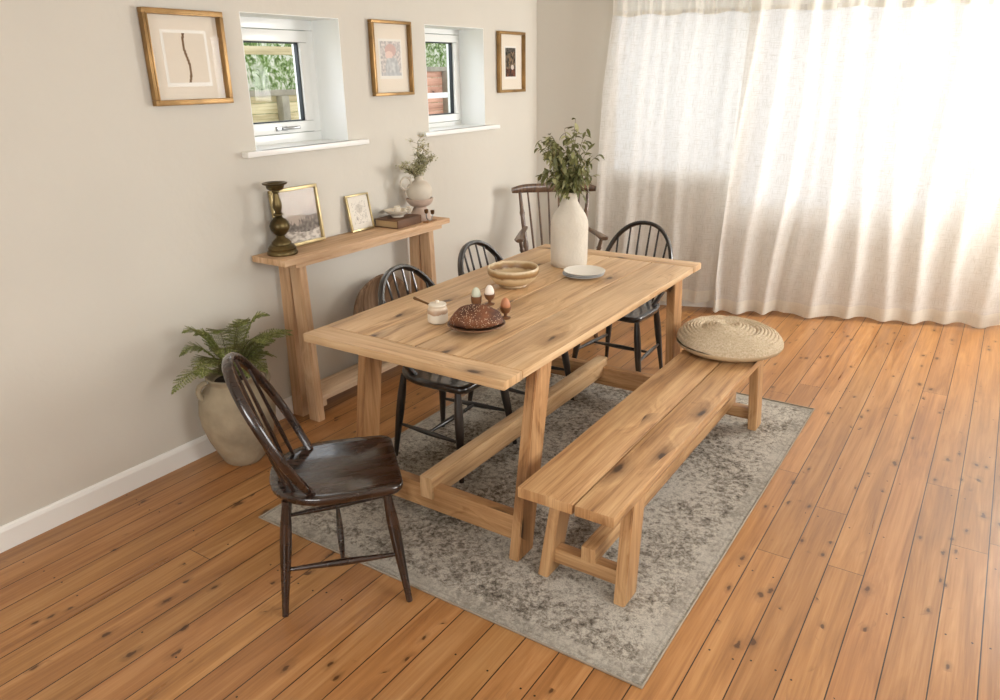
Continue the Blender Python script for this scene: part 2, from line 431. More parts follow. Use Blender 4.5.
class MB:
    def __init__(s, origin=(0, 0, 0)):
        s.bm = bmesh.new(); s.uv = s.bm.loops.layers.uv.new('UVMap'); s.o = Vector(origin)
    def beam(s, p0, p1, w, t, side=(0, 0, 1), bevel=0.003, wob=0.0, taper=1.0):
        """Board from p0 to p1; w is its width across `side`, t its thickness along `side`."""
        p0 = Vector(p0) - s.o; p1 = Vector(p1) - s.o
        L = (p1 - p0).length; ax = (p1 - p0).normalized()
        sd = Vector(side); sd = (sd - ax * sd.dot(ax)).normalized(); cr = sd.cross(ax)
        bm = bmesh.new(); uv = bm.loops.layers.uv.new('UVMap')
        bmesh.ops.create_cube(bm, size=1.0)
        if wob:
            ed = [e for e in bm.edges if abs((e.verts[0].co - e.verts[1].co).x) > 0.5]
            bmesh.ops.subdivide_edges(bm, edges=ed, cuts=max(3, int(L / 0.12)), use_grid_fill=True)
        for v in bm.verts:
            v.co = Vector((v.co.x * L, v.co.y * w, v.co.z * t))
            if wob:
                n = noise.noise(Vector((v.co.x * 3 + p0.x * 7, v.co.y * 9, p0.y * 5))) * wob
                v.co.y += n * (1 if v.co.y > 0 else -1); v.co.z += n * 0.4 * (1 if v.co.z > 0 else -1)
        if bevel:
            es = [e for e in bm.edges if len(e.link_faces) == 2 and e.link_faces[0].normal.dot(e.link_faces[1].normal) < 0.4]
            bmesh.ops.bevel(bm, geom=es, offset=bevel, segments=2, profile=0.6, affect='EDGES')
        bm.normal_update()
        ou, ov = rnd.random() * 20, rnd.random() * 20
        for f in bm.faces:
            n = f.normal
            for l in f.loops:
                c = l.vert.co
                if abs(n.x) > 0.7: l[uv].uv = (ou + c.z * 1.0, ov + c.y)
                elif abs(n.z) >= abs(n.y): l[uv].uv = (ou + c.x, ov + c.y)
                else: l[uv].uv = (ou + c.x, ov + 3.0 + c.z)
        mat = Matrix((ax, cr, sd)).transposed().to_4x4(); mat.translation = (p0 + p1) / 2
        bm.transform(mat)
        if mat.determinant() < 0: bmesh.ops.reverse_faces(bm, faces=bm.faces)
        s.merge(bm); return s
    def box(s, x0, x1, y0, y1, z0, z1, bevel=0.003, wob=0.0):
        dx, dy, dz = x1 - x0, y1 - y0, z1 - z0
        cx, cy, cz = (x0 + x1) / 2, (y0 + y1) / 2, (z0 + z1) / 2
        bevel = min(bevel, dx * .3, dy * .3, dz * .3)
        if dx >= dy and dx >= dz: return s.beam((x0, cy, cz), (x1, cy, cz), dy, dz, (0, 0, 1), bevel, wob)
        if dy >= dx and dy >= dz: return s.beam((cx, y0, cz), (cx, y1, cz), dx, dz, (0, 0, 1), bevel, wob)
        return s.beam((cx, cy, z0), (cx, cy, z1), dy, dx, (1, 0, 0), bevel, wob)
    def merge(s, bm):
        me = bpy.data.meshes.new('t'); bm.to_mesh(me); bm.free(); s.bm.from_mesh(me); bpy.data.meshes.remove(me)
    def sweep(s, pts, ra, rb=None, nrm=None, seg=8, cap=True, sq=1.0, closed=False):
        """Tube along pts; ra/rb = half sizes along nrm and across it (numbers or lists)."""
        P = [Vector(p) - s.o for p in pts]; n = len(P)
        rb = ra if rb is None else rb
        A = ra if isinstance(ra, (list, tuple)) else [ra] * n
        B = rb if isinstance(rb, (list, tuple)) else [rb] * n
        rings = []; ref = Vector(nrm) if nrm else None; prev = None
        for i in range(n):
            if closed: tg = (P[(i + 1) % n] - P[i - 1]).normalized()
            else: tg = (P[min(i + 1, n - 1)] - P[max(i - 1, 0)]).normalized()
            if ref is not None: a = ref - tg * ref.dot(tg)
            else:
                base = prev if prev is not None else (Vector((0, 0, 1)) if abs(tg.z) < 0.9 else Vector((1, 0, 0)))
                a = base - tg * base.dot(tg)
            a.normalize(); prev = a; b = tg.cross(a)
            ring = []
            for k in range(seg):
                th = 2 * PI * k / seg + (PI / seg)
                ca, sa = math.cos(th), math.sin(th)
                if sq != 1.0:
                    ca = math.copysign(abs(ca) ** sq, ca); sa = math.copysign(abs(sa) ** sq, sa)
                ring.append(s.bm.verts.new(P[i] + a * ca * A[i] + b * sa * B[i]))
            rings.append(ring)
        fs = []
        m = n if closed else n - 1
        for i in range(m):
            r0, r1 = rings[i], rings[(i + 1) % n]
            for k in range(seg):
                f = s.bm.faces.new((r0[k], r0[(k + 1) % seg], r1[(k + 1) % seg], r1[k])); fs.append(f)
                for l in f.loops:
                    l[s.uv].uv = (i * 0.05 + (0.05 if l.vert in r1 else 0), k * 0.01)
        if cap and not closed:
            s.bm.faces.new(rings[0][::-1]); s.bm.faces.new(rings[-1])
        return s
    def lathe(s, prof, c=(0, 0, 0), seg=40, axis=None, ripple=None):
        """prof: list of (radius, z). Closed at zero radii."""
        c = Vector(c) - s.o
        rot = Matrix.Identity(3)
        if axis: rot = Vector((0, 0, 1)).rotation_difference(Vector(axis)).to_matrix()
        rings = []
        for r, z in prof:
            if r < 1e-6: rings.append([s.bm.verts.new(c + rot @ Vector((0, 0, z)))])
            else:
                ring = []
                for k in range(seg):
                    th = 2 * PI * k / seg
                    rr = r * (1 + (ripple(th, z) if ripple else 0))
                    ring.append(s.bm.verts.new(c + rot @ Vector((rr * math.cos(th), rr * math.sin(th), z))))
                rings.append(ring)
        for i in range(len(rings) - 1):
            a, b = rings[i], rings[i + 1]
            for k in range(seg):
                k2 = (k + 1) % seg
                if len(a) == 1 and len(b) == 1: continue
                if len(a) == 1: s.bm.faces.new((a[0], b[k2], b[k]))
                elif len(b) == 1: s.bm.faces.new((a[k], a[k2], b[0]))
                else: s.bm.faces.new((a[k], a[k2], b[k2], b[k]))
        return s
    def leaf(s, p, d, up, L, W, curl=0.15, n=3):
        p = Vector(p) - s.o; d = Vector(d).normalized(); up = Vector(up)
        side = d.cross(up)
        if side.length < 1e-3: side = d.cross(Vector((1, 0.3, 0.2)))
        side.normalize(); nn = side.cross(d).normalized()
        rows = []
        for i in range(n + 1):
            t = i / n
            w = W * math.sin(PI * min(0.97, 0.06 + t * 0.94)) ** 0.8 * 0.5
            c = p + d * L * t - nn * curl * L * t * t
            rows.append((s.bm.verts.new(c - side * w + nn * w * .35), s.bm.verts.new(c), s.bm.verts.new(c + side * w + nn * w * .35)))
        for i in range(n):
            a, b = rows[i], rows[i + 1]
            s.bm.faces.new((a[0], a[1], b[1], b[0])); s.bm.faces.new((a[1], a[2], b[2], b[1]))
        return s
    def build(s, name, mat, parent=None, smooth=True, angle=40):
        me = bpy.data.meshes.new(name)
        bmesh.ops.recalc_face_normals(s.bm, faces=s.bm.faces)
        s.bm.to_mesh(me); s.bm.free()
        if smooth:
            me.polygons.foreach_set('use_smooth', [True] * len(me.polygons))
            try: me.set_sharp_from_angle(angle=math.radians(angle))
            except Exception: pass
        me.materials.append(mat)
        o = bpy.data.objects.new(name, me)
        S.collection.objects.link(o)
        if parent: o.parent = parent
        else: o.location = s.o
        return o

def struct(name, mb, mat, smooth=False):
    o = mb.build(name, mat, None, smooth); o['kind'] = 'structure'; return o

# ------------------------------------------------------------------ room shell
H = 2.45
def slab_wall(name, P, u0, u1, z0, z1, t0, t1, holes, mat):
    """wall slab; P(u, t, z) -> world; t0..t1 thickness; holes (u0,u1,z0,z1)."""
    us = sorted({u0, u1, *[h[0] for h in holes], *[h[1] for h in holes]}); zs = sorted({z0, z1, *[h[2] for h in holes], *[h[3] for h in holes]})
    mb = MB(); bm = mb.bm; cache = {}
    def V(u, t, z):
        k = (round(u, 5), round(t, 5), round(z, 5))
        if k not in cache: cache[k] = bm.verts.new(P(u, t, z))
        return cache[k]
    nu, nz = len(us) - 1, len(zs) - 1
    solid = [[not any(h[0] <= (us[i] + us[i + 1]) / 2 <= h[1] and h[2] <= (zs[j] + zs[j + 1]) / 2 <= h[3] for h in holes) for j in range(nz)] for i in range(nu)]
    def S_(i, j): return 0 <= i < nu and 0 <= j < nz and solid[i][j]
    for i in range(nu):
        for j in range(nz):
            if not solid[i][j]: continue
            a, b, c, d = us[i], us[i + 1], zs[j], zs[j + 1]
            bm.faces.new((V(a, t0, c), V(b, t0, c), V(b, t0, d), V(a, t0, d))); bm.faces.new((V(a, t1, c), V(a, t1, d), V(b, t1, d), V(b, t1, c)))
            if not S_(i - 1, j): bm.faces.new((V(a, t0, c), V(a, t0, d), V(a, t1, d), V(a, t1, c)))
            if not S_(i + 1, j): bm.faces.new((V(b, t0, c), V(b, t1, c), V(b, t1, d), V(b, t0, d)))
            if not S_(i, j - 1): bm.faces.new((V(a, t0, c), V(a, t1, c), V(b, t1, c), V(b, t0, c)))
            if not S_(i, j + 1): bm.faces.new((V(a, t0, d), V(b, t0, d), V(b, t1, d), V(a, t1, d)))
    return struct(name, mb, mat)

W1 = (-2.535, -1.934, 1.343, 1.936)
W2 = (-1.254, -0.662, 1.343, 1.936)
YF = -6.6; XR = 3.75
SB = XR / math.cos(A20)
slab_wall('wall_left', lambda u, t, z: Vector((-t, u, z)), YF, 0.0, 0, H, 0, 0.30, [W1, W2], M['wall'])
CW = (0.55, 1.43, 0.975, 2.14)      # curtained window
CW2 = (1.43, 3.05, 0.745, 2.14)     # wider one beside it with a lower sill
slab_wall('wall_back', lambda u, t, z: bw(u, t, z), -0.10, SB + 0.1, 0, H, 0, 0.24, [CW, CW2], M['wall'])
RW = (-3.75, -2.25, 0.9, 2.1); RW2 = (0.08, 1.12, 0.9, 2.1)  # openings added in the unseen right wall to let the fill lamps in
slab_wall('wall_right', lambda u, t, z: Vector((XR + t, u, z)), YF, SB * math.sin(A20), 0, H, 0, 0.2, [RW, RW2], M['wall'])
FW = (1.4, 3.2, 0.9, 2.1)  # opening added behind the camera for the rear fill lamp
slab_wall('wall_front', lambda u, t, z: Vector((u, YF - t, z)), -0.26, XR + 0.2, 0, H, 0, 0.2, [FW], M['wall'])
fl = MB(); b = fl.bm
poly = [(0 - .30, YF - .2), (XR + .2, YF - .2), (XR + .2, SB * math.sin(A20) + .35), (-.30, .2)]
def flat(mb, pts, z0, z1):
    lo = [mb.bm.verts.new((x, y, z0)) for x, y in pts]; hi = [mb.bm.verts.new((x, y, z1)) for x, y in pts]
    mb.bm.faces.new(hi); mb.bm.faces.new(lo[::-1])
    for i in range(len(pts)):
        j = (i + 1) % len(pts); mb.bm.faces.new((lo[i], lo[j], hi[j], hi[i]))
flat(fl, poly, -0.05, 0.0); struct('floor', fl, M['floor'])
ce = MB(); flat(ce, poly, H, H + 0.05); struct('ceiling', ce, M['ceiling'])

def skirting(name, P, u0, u1):
    mb = MB(); prof = [(0.0, 0.0), (0.016, 0.0), (0.016, 0.078), (0.012, 0.090), (0.006, 0.096), (0.0, 0.096)]
    a = [mb.bm.verts.new(P(u0, x, z)) for x, z in prof]; c = [mb.bm.verts.new(P(u1, x, z)) for x, z in prof]
    for i in range(len(prof)):
        j = (i + 1) % len(prof); mb.bm.faces.new((a[i], a[j], c[j], c[i]))
    mb.bm.faces.new(a); mb.bm.faces.new(c[::-1])
    return struct(name, mb, M['white_paint'])
skirting('baseboard_left', lambda u, x, z: Vector((x, u, z)), YF, -0.002)
skirting('baseboard_back', lambda u, x, z: bw(u, -x, z), 0.006, SB - .01)
skirting('baseboard_right', lambda u, x, z: Vector((XR - x, u, z)), YF, SB * math.sin(A20) - .02)

# small side windows
def small_window(name, w, fr, sash, handle):
    y0, y1, z0, z1 = w
    root = MB((0, (y0 + y1) / 2, z0)); o = root.o
    xo, xi = -0.240, -0.190                                          # outer frame depth
    for (a, b_, c, d) in ((y0, y1, z0, z0 + fr), (y0, y1, z1 - fr, z1), (y0, y0 + fr, z0 + fr, z1 - fr), (y1 - fr, y1, z0 + fr, z1 - fr)):
        root.box(xo, xi, a, b_, c, d, 0.004)
    win = root.build(name, M['upvc'], None, True); win['kind'] = 'structure'
    def part(nm, mat, boxes, bev=0.004, par=None):
        mb = MB(o)
        for bx in boxes: mb.box(*bx, bev)
        return mb.build(nm, mat, par or win)
    a0, a1, c0, c1 = y0 + fr + .003, y1 - fr - .003, z0 + fr + .003, z1 - fr - .003
    def ring(x0, x1, a0, a1, c0, c1, t): return [(x0, x1, a0, a1, c0, c0 + t), (x0, x1, a0, a1, c1 - t, c1), (x0, x1, a0, a0 + t, c0 + t, c1 - t), (x0, x1, a1 - t, a1, c0 + t, c1 - t)]
    sa = part('sash', M['upvc'], ring(-0.238, -0.178, a0, a1, c0, c1, sash), 0.006)
    g0, g1, h0, h1 = a0 + sash, a1 - sash, c0 + sash, c1 - sash
    part('seal', M['seal'], ring(-0.216, -0.190, g0, g1, h0, h1, 0.006), 0.001, sa)
    part('pane', M['glass'], [(-0.212, -0.208, g0 + .005, g1 - .005, h0 + .005, h1 - .005)], 0.0005, sa)
    # reveal lining, painted white
    e = 0.003
    part('reveal', M['reveal'], [(-0.19, 0.001, y1 - e, y1, z0, z1), (-0.19, 0.001, y0, y0 + e, z0, z1), (-0.19, 0.001, y0, y1, z1 - e, z1)], 0.0005)
    sl = MB(o)
    sl.box(-0.19, 0.046, y0 + .001, y1 - .001, z0 - .0, z0 + 0.006, 0.002)
    sl.box(0.0005, 0.048, y0 - 0.085, y1 + 0.112, z0 - 0.020, z0 + 0.006, 0.006)
    sl.build('window_sill', M['white_paint'], win)
    if handle:
        hd = MB(o); yc = (y0 + y1) / 2 + 0.03; zc = z0 + fr + 0.028
        hd.box(-0.178, -0.168, yc - 0.05, yc + 0.02, zc - 0.011, zc + 0.011, 0.003)
        hd.sweep([(-0.166, yc - 0.015, zc), (-0.156, yc, zc), (-0.154, yc + 0.09, zc + 0.002)], 0.005, 0.008, (1, 0, 0))
        hd.build('handle', M['steel'], sa)
    return win
small_window('window_1', W1, 0.050, 0.055, True)
small_window('window_2', W2, 0.032, 0.045, False)

# the windows behind the curtains
def big_window(name, w, ncol):
    u0, u1, z0, z1 = w
    mb = MB(bw((u0 + u1) / 2, 0, z0)); 
    def bar(ua, ub, za, zb):
        if ub - ua > zb - za: mb.beam(bw(ua, .026, (za + zb) / 2), bw(ub, .026, (za + zb) / 2), 0.05, zb - za, (0, 0, 1), 0.004)
        else: mb.beam(bw((ua + ub) / 2, .026, za), bw((ua + ub) / 2, .026, zb), 0.05, ub - ua, WD, 0.004)
    f = 0.022
    bar(u0, u1, z0, z0 + f); bar(u0, u1, z1 - f, z1); bar(u0, u0 + f, z0 + f, z1 - f); bar(u1 - f, u1, z0 + f, z1 - f)
    win = mb.build(name, M['upvc']); win['kind'] = 'structure'
    g = MB(mb.o); g.beam(bw(u0 + f, .026, (z0 + z1) / 2), bw(u1 - f, .026, (z0 + z1) / 2), 0.004, z1 - z0 - 2 * f, (0, 0, 1), 0.0)
    g.build('pane', M['glass'], win)
    return win
big_window('window_3', CW, 1); big_window('window_4', CW2, 1)
def added_window(name, a, b_, z0, z1, nrm):  # frames for the added, out-of-view openings that admit fill light
    mb = MB((Vector(a) + Vector(b_)) / 2)
    a, b_ = Vector(a), Vector(b_); d = (b_ - a).normalized(); f = 0.05
    for z in (z0 + f / 2, z1 - f / 2): mb.beam(a + Vector((0, 0, z)), b_ + Vector((0, 0, z)), 0.05, f, (0, 0, 1), 0.004)
    for q in (a + d * f / 2, (a + b_) / 2, b_ - d * f / 2): mb.beam(q + Vector((0, 0, z0 + f)), q + Vector((0, 0, z1 - f)), 0.05, f, d, 0.004)
    o = mb.build(name, M['upvc']); o['kind'] = 'structure'; return o
added_window('added_window_right', (XR + .1, RW[0], 0), (XR + .1, RW[1], 0), RW[2], RW[3], None)
added_window('added_window_far_right', (XR + .1, RW2[0], 0), (XR + .1, RW2[1], 0), RW2[2], RW2[3], None)
added_window('added_window_front', (FW[0], YF - .1, 0), (FW[1], YF - .1, 0), FW[2], FW[3], None)

# ------------------------------------------------------------------ rug
RX, RY, RZ = (0.658 + 2.307) / 2, (-3.273 - 1.046) / 2, 0.008
rg = MB((RX, RY, 0)); nx, ny = 40, 54
hx, hy = 0.8245, 1.1135
grid = []
for i in range(nx + 1):
    row = []
    for j in range(ny + 1):
        x = -hx + 2 * hx * i / nx; y = -hy + 2 * hy * j / ny
        e = min(hx - abs(x), hy - abs(y))
        wx = 0.004 * noise.noise(Vector((x * 2, y * 2, 3))); 
        z = 0.002 + 0.006 * min(1, e / 0.01)
        row.append(rg.bm.verts.new((x + (wx if abs(x) > hx - .01 else 0), y + (wx if abs(y) > hy - .01 else 0), z)))
    grid.append(row)
for i in range(nx):
    for j in range(ny): rg.bm.faces.new((grid[i][j], grid[i + 1][j], grid[i + 1][j + 1], grid[i][j + 1]))
base = [rg.bm.verts.new((sx * hx, sy * hy, 0.0005)) for sx, sy in ((-1, -1), (1, -1), (1, 1), (-1, 1))]
rg.bm.faces.new(base[::-1])
rug = empty('rug', (RX, RY, 0), 0, 'large faded grey and beige low pile rug under the dining table and bench', 'rug')
rg.build('pile', M['rug'], rug)
eb = MB(); 
eb.sweep([(-hx, -hy, .005), (hx, -hy, .005), (hx, hy, .005), (-hx, hy, .005)], 0.0045, 0.0045, (0, 0, 1), 6, closed=True)
eb.build('bound_edge', M['rug_edge'], rug)

# ------------------------------------------------------------------ dining table
TX0, TX1, TY0, TY1, TZ = 0.818, 1.722, -3.083, -1.268, 0.76
TC = ((TX0 + TX1) / 2, (TY0 + TY1) / 2, RZ)
table = empty('dining_table', TC, 0, 'long rustic pine trestle dining table standing on the rug', 'table')
mb = MB(TC)
seams = [TX0, 1.044, 1.270, 1.505, TX1]
for i in range(4):
    g = 0.0024
    mb.box(seams[i] + (g if i else 0), seams[i + 1] - (g if i < 3 else 0), TY0 + 0.1135, TY1 - 0.1135, TZ - 0.030, TZ + rnd.uniform(-.0008, .0008), 0.003, 0.0012)
mb.build('tabletop', M['table_wood'], table)
for ya, yb in ((TY0, TY0 + 0.110), (TY1 - 0.110, TY1)):
    mb = MB(TC); mb.box(TX0, TX1, ya, yb, TZ - 0.032, TZ, 0.004, 0.002); mb.build('breadboard_end', M['table_wood'], table)
yc = (TY0 + TY1) / 2
for sgn in (-1, 1):
    yf = yc + sgn * 0.797          # outer face of the foot
    yt = yc + sgn * 0.685          # outer face at the top
    for x0, x1 in ((0.888, 0.928), (1.658, 1.698)):
        mb = MB(TC)
        zt = TZ - 0.030
        A = Vector(((x0 + x1) / 2, yf - sgn * 0.052, RZ)); B = Vector(((x0 + x1) / 2 + (0.012 if x0 > 1.2 else 0.0), yt - sgn * 0.052, zt))
        # level-cut leg: build as sheared prism
        bmx = bmesh.new(); uvl = bmx.loops.layers.uv.new('UVMap'); bmesh.ops.create_cube(bmx, size=1.0)
        bmesh.ops.subdivide_edges(bmx, edges=[e for e in bmx.edges if abs(e.verts[0].co.z - e.verts[1].co.z) > .5], cuts=5, use_grid_fill=True)
        for v in bmx.verts:
            t_ = v.co.z + 0.5; c = A.lerp(B, t_)
            wob = 0.0012 * noise.noise(Vector((t_ * 6, x0 * 30, sgn * 4)))
            v.co = Vector((c.x + v.co.x * (x1 - x0) + wob, c.y + v.co.y * 0.104 + wob, c.z))
        es = [e for e in bmx.edges if len(e.link_faces) == 2 and e.calc_face_angle(0) > 0.8]
        bmesh.ops.bevel(bmx, geom=es, offset=0.003, segments=2, affect='EDGES'); bmx.normal_update()
        ou = rnd.random() * 20
        for f in bmx.faces:
            for l in f.loops:
                c = l.vert.co; l[uvl].uv = (ou + c.z, (c.y if abs(f.normal.x) > .7 else c.x + 5))
        bmx.transform(Matrix.Translation(-Vector(TC))); mb.merge(bmx)
        mb.build('leg', M['leg_wood'], table)
    mb = MB(TC); yr = yf - sgn * 0.060
    mb.box(0.928, 1.664, yr - 0.022, yr + 0.022, 0.068, 0.170, 0.003, 0.001); mb.build('stretcher', M['leg_wood'], table)
    mb = MB(TC); yr = yt - sgn * 0.060
    mb.box(0.925, 1.668, yr - 0.03, yr + 0.03, TZ - 0.085, TZ - 0.0325, 0.003); mb.build('bearer', M['leg_wood'], table)
mb = MB(TC); mb.box(1.232, 1.292, yc - 0.770, yc + 0.770, 0.120, 0.212, 0.004, 0.001); mb.build('centre_beam', M['table_wood'], table)

# ------------------------------------------------------------------ bench
BX0, BX1, BY0, BY1, BZ = 1.796, 2.134, -3.126, -1.238, 0.43
BC = ((BX0 + BX1) / 2, (BY0 + BY1) / 2, RZ)
bench = empty('bench', BC, 0, 'long low pine bench along the near side of the table', 'bench')
mb = MB(BC)
mb.box(BX0, 1.9945, BY0, BY1, BZ - 0.038, BZ, 0.005, 0.0025); mb.box(1.9995, BX1, BY0, BY1, BZ - 0.038, BZ, 0.005, 0.0025)
mb.build('seat', M['bench_wood'], bench)
yc = (BY0 + BY1) / 2
def block_leg(mb, A, B, wx, wy, org):
    bmx = bmesh.new(); uvl = bmx.loops.layers.uv.new('UVMap'); bmesh.ops.create_cube(bmx, size=1.0)
    for v in bmx.verts:
        c = A.lerp(B, v.co.z + 0.5); v.co = Vector((c.x + v.co.x * wx, c.y + v.co.y * wy, c.z))
    bmesh.ops.bevel(bmx, geom=list(bmx.edges), offset=0.003, segments=2, affect='EDGES'); bmx.normal_update()
    ou = rnd.random() * 20
    for f in bmx.faces:
        for l in f.loops:
            c = l.vert.co; l[uvl].uv = (ou + c.z, (c.y if abs(f.normal.x) > .7 else c.x + 5))
    bmx.transform(Matrix.Translation(-Vector(org))); mb.merge(bmx)
for sgn in (-1, 1):
    yf = yc + sgn * 0.812; yt = yc + sgn * 0.755
    for xf, xt in ((1.813, 1.846), (2.104, 2.095)):
        mb = MB(BC); block_leg(mb, Vector((xf, yf - sgn * .05, RZ)), Vector((xt, yt - sgn * .05, BZ - 0.038)), 0.040, 0.098, BC)
        mb.build('leg', M['bench_wood'], bench)
    mb = MB(BC); yr = yf - sgn * 0.062; mb.box(1.835, 2.084, yr - .022, yr + .022, 0.055, 0.112, 0.003); mb.build('stretcher', M['bench_wood'], bench)
    mb = MB(BC); yr = yt - sgn * 0.055; mb.box(1.868, 2.076, yr - .025, yr + .025, BZ - 0.075, BZ - 0.039, 0.003); mb.build('bearer', M['bench_wood'], bench)
mb = MB(BC); mb.box(1.944, 1.998, yc - 0.778, yc + 0.778, 0.108, 0.165, 0.004, 0.001); mb.build('centre_beam', M['bench_wood'], bench)

# ------------------------------------------------------------------ hoop back chairs
def make_chair(mat, name='windsor_chair'):
    r = empty(name, (0, 0, 0))
    zs = 0.43
    # seat outline
    out = []
    for k in range(7):
        a = PI / 2 * k / 6; out.append((-0.05 + 0.05 * math.cos(PI / 2 - a) , 0.145 + 0.05 * math.cos(a)) if False else (-0.045 + 0.045 * math.sin(PI / 2 - a), 0.150 + 0.045 * math.sin(a)))
    for k in range(1, 5): out.append((-0.045 - 0.185 * k / 4, 0.195 + 0.008 * math.sin(PI * k / 8)))
    for k in range(1, 12):
        a = PI / 2 * k / 12; out.append((-0.23 - 0.195 * math.sin(a), 0.203 * math.cos(a) ** 0.8))
    out.append((-0.425, 0.0))
    full = out + [(x, -y) for x, y in reversed(out[:-1])]
    mb = MB(); cx = -0.20
    layers = [(0.90, zs - 0.034), (0.965, zs - 0.030), (0.995, zs - 0.020), (1.0, zs - 0.010), (0.99, zs - 0.003), (0.97, zs), (0.85, zs - 0.002), (0.6, zs - 0.008), (0.3, zs - 0.010)]
    rings = [[mb.bm.verts.new((cx + (x - cx) * s_, y * s_, z)) for x, y in full] for s_, z in layers]
    n = len(full)
    for i in range(len(rings) - 1):
        for k in range(n): mb.bm.faces.new((rings[i][k], rings[i][(k + 1) % n], rings[i + 1][(k + 1) % n], rings[i + 1][k]))
    ct = mb.bm.verts.new((cx, 0, zs - 0.009)); cb = mb.bm.verts.new((cx, 0, zs - 0.034))
    for k in range(n):
        mb.bm.faces.new((rings[-1][k], rings[-1][(k + 1) % n], ct)); mb.bm.faces.new((rings[0][(k + 1) % n], rings[0][k], cb))
    mb.build('seat', mat, r, angle=60)
    legs = {}
    for fx, tx, fy, ty, key in ((-0.012, -0.058, 0.215, 0.160, 'f'), (-0.418, -0.372, 0.180, 0.140, 'r')):
        for sg in (-1, 1):
            T = Vector((tx, ty * sg, zs - 0.026)); F = Vector((fx, fy * sg, 0.0))
            prof = [0.013, 0.016, 0.0190, 0.0198, 0.0192, 0.0175, 0.0155, 0.0135, 0.0118, 0.0108]
            mb = MB(); mb.sweep([T.lerp(F, i / 9) for i in range(10)], prof, None, (1, 0, 0), 12); mb.build('leg', mat, r)
            legs[(key, sg)] = (T, F)
    def at(key, sg, z): T, F = legs[(key, sg)]; t_ = (T.z - z) / (T.z - F.z); return T.lerp(F, t_)
    mids = []
    for sg in (-1, 1):
        a, c = at('r', sg, 0.165), at('f', sg, 0.175); mids.append((a + c) / 2)
        mb = MB(); mb.sweep([a.lerp(c, i / 8) for i in range(9)], [0.006, 0.008, 0.0095, 0.0115, 0.0125, 0.0115, 0.0095, 0.008, 0.006], None, (0, 0, 1), 10); mb.build('stretcher', mat, r)
    a, c = mids
    mb = MB(); mb.sweep([a.lerp(c, i / 8) for i in range(9)], [0.006, 0.008, 0.010, 0.0115, 0.0125, 0.0115, 0.010, 0.008, 0.006], None, (0, 0, 1), 10); mb.build('stretcher', mat, r)
    # bow
    lean = Vector((-0.21, 0, 0.421)).normalized(); nrm = lean.cross(Vector((0, 1, 0)))
    Lb = math.hypot(0.21, 0.421); base = Vector((-0.29, 0, zs - 0.006))
    def bow(t_):                         # t 0..1 from one foot to the other
        q = min(t_, 1 - t_) / 0.5; sg = -1 if t_ < 0.5 else 1
        if q < 0.34:
            k_ = q / 0.34; hh = 0.38 * k_; yy = 0.158 + 0.050 * math.sin(PI / 2 * k_)
        else:
            a = PI / 2 * (q - 0.34) / 0.66; hh = 0.38 + 0.62 * math.sin(a); yy = 0.208 * math.cos(a) ** 0.92 if a < PI / 2 - 1e-4 else 0.0
        return base + Vector((0, sg * yy, 0)) + lean * (Lb * hh)
    N = 36; pts = [bow(i / N) for i in range(N + 1)]
    mb = MB(); ra = [0.0135 + 0.003 * math.sin(PI * i / N) for i in range(N + 1)]
    mb.sweep(pts, ra, [0.0118] * (N + 1), nrm, 10, sq=0.75); mb.build('bow', mat, r)
    for yb, xb, ytop in ((0.128, -0.345, 0.160), (0.080, -0.372, 0.094), (0.027, -0.386, 0.031), (-0.027, -0.386, -0.031), (-0.080, -0.372, -0.094), (-0.128, -0.345, -0.160)):
        best = min((pts[i] for i in range(6, N - 5)), key=lambda p: abs(p.y - ytop))
        B0 = Vector((xb, yb, zs - 0.008)); 
        mb = MB(); mb.sweep([B0.lerp(best, i / 8) for i in range(9)], [0.0055, 0.0068, 0.0078, 0.0078, 0.007, 0.0063, 0.0058, 0.0053, 0.005], None, (1, 0, 0), 8); mb.build('spindle', mat, r)
    return r
def place(r, x, y, deg, label, z=0.0):
    r.location = (x, y, z); r.rotation_euler = (0, 0, math.radians(deg)); tag(r, label, 'chair'); r['group'] = 'hoop back chairs around the table'
    return r
c1 = make_chair(M['chair_brown'])
place(c1, 1.342, -3.182, 48, 'dark brown hoop back chair pulled out at the near end of the table')
c2 = make_chair(M['chair_black'])
place(c2, 1.205, -2.410, 0, 'black hoop back chair by the wall side of the table, nearer the honey jar', RZ)
c3 = copy_tree(c2); place(c3, 1.195, -1.815, 0, 'black hoop back chair by the wall side of the table, behind the big bowl', RZ)
c4 = copy_tree(c2); place(c4, 1.235, -1.335, -90, 'dark hoop back chair at the far end of the table before the curtain')

# ------------------------------------------------------------------ comb back armchair in the corner
AC = (0.525, -0.585, 0.0); AR = math.radians(37 - 90)
arm = empty('windsor_armchair', AC, AR, 'old brown comb back wooden armchair in the far corner beside the curtain', 'armchair')
wm = M['chair_walnut']
mb = MB(); out = []
for k in range(40):
    a = 2 * PI * k / 40; out.append((0.215 * math.copysign(abs(math.cos(a)) ** 0.7, math.cos(a)), 0.25 * math.copysign(abs(math.sin(a)) ** 0.75, math.sin(a))))
lay = [(0.92, 0.385), (0.99, 0.392), (1.0, 0.408), (0.97, 0.42), (0.7, 0.414), (0.3, 0.408)]
rs = [[mb.bm.verts.new((x * s_, y * s_, z)) for x, y in out] for s_, z in lay]
for i in range(len(rs) - 1):
    for k in range(40): mb.bm.faces.new((rs[i][k], rs[i][(k + 1) % 40], rs[i + 1][(k + 1) % 40], rs[i + 1][k]))
mb.bm.faces.new(rs[-1]); mb.bm.faces.new(rs[0][::-1]); mb.build('seat', wm, arm, angle=50)
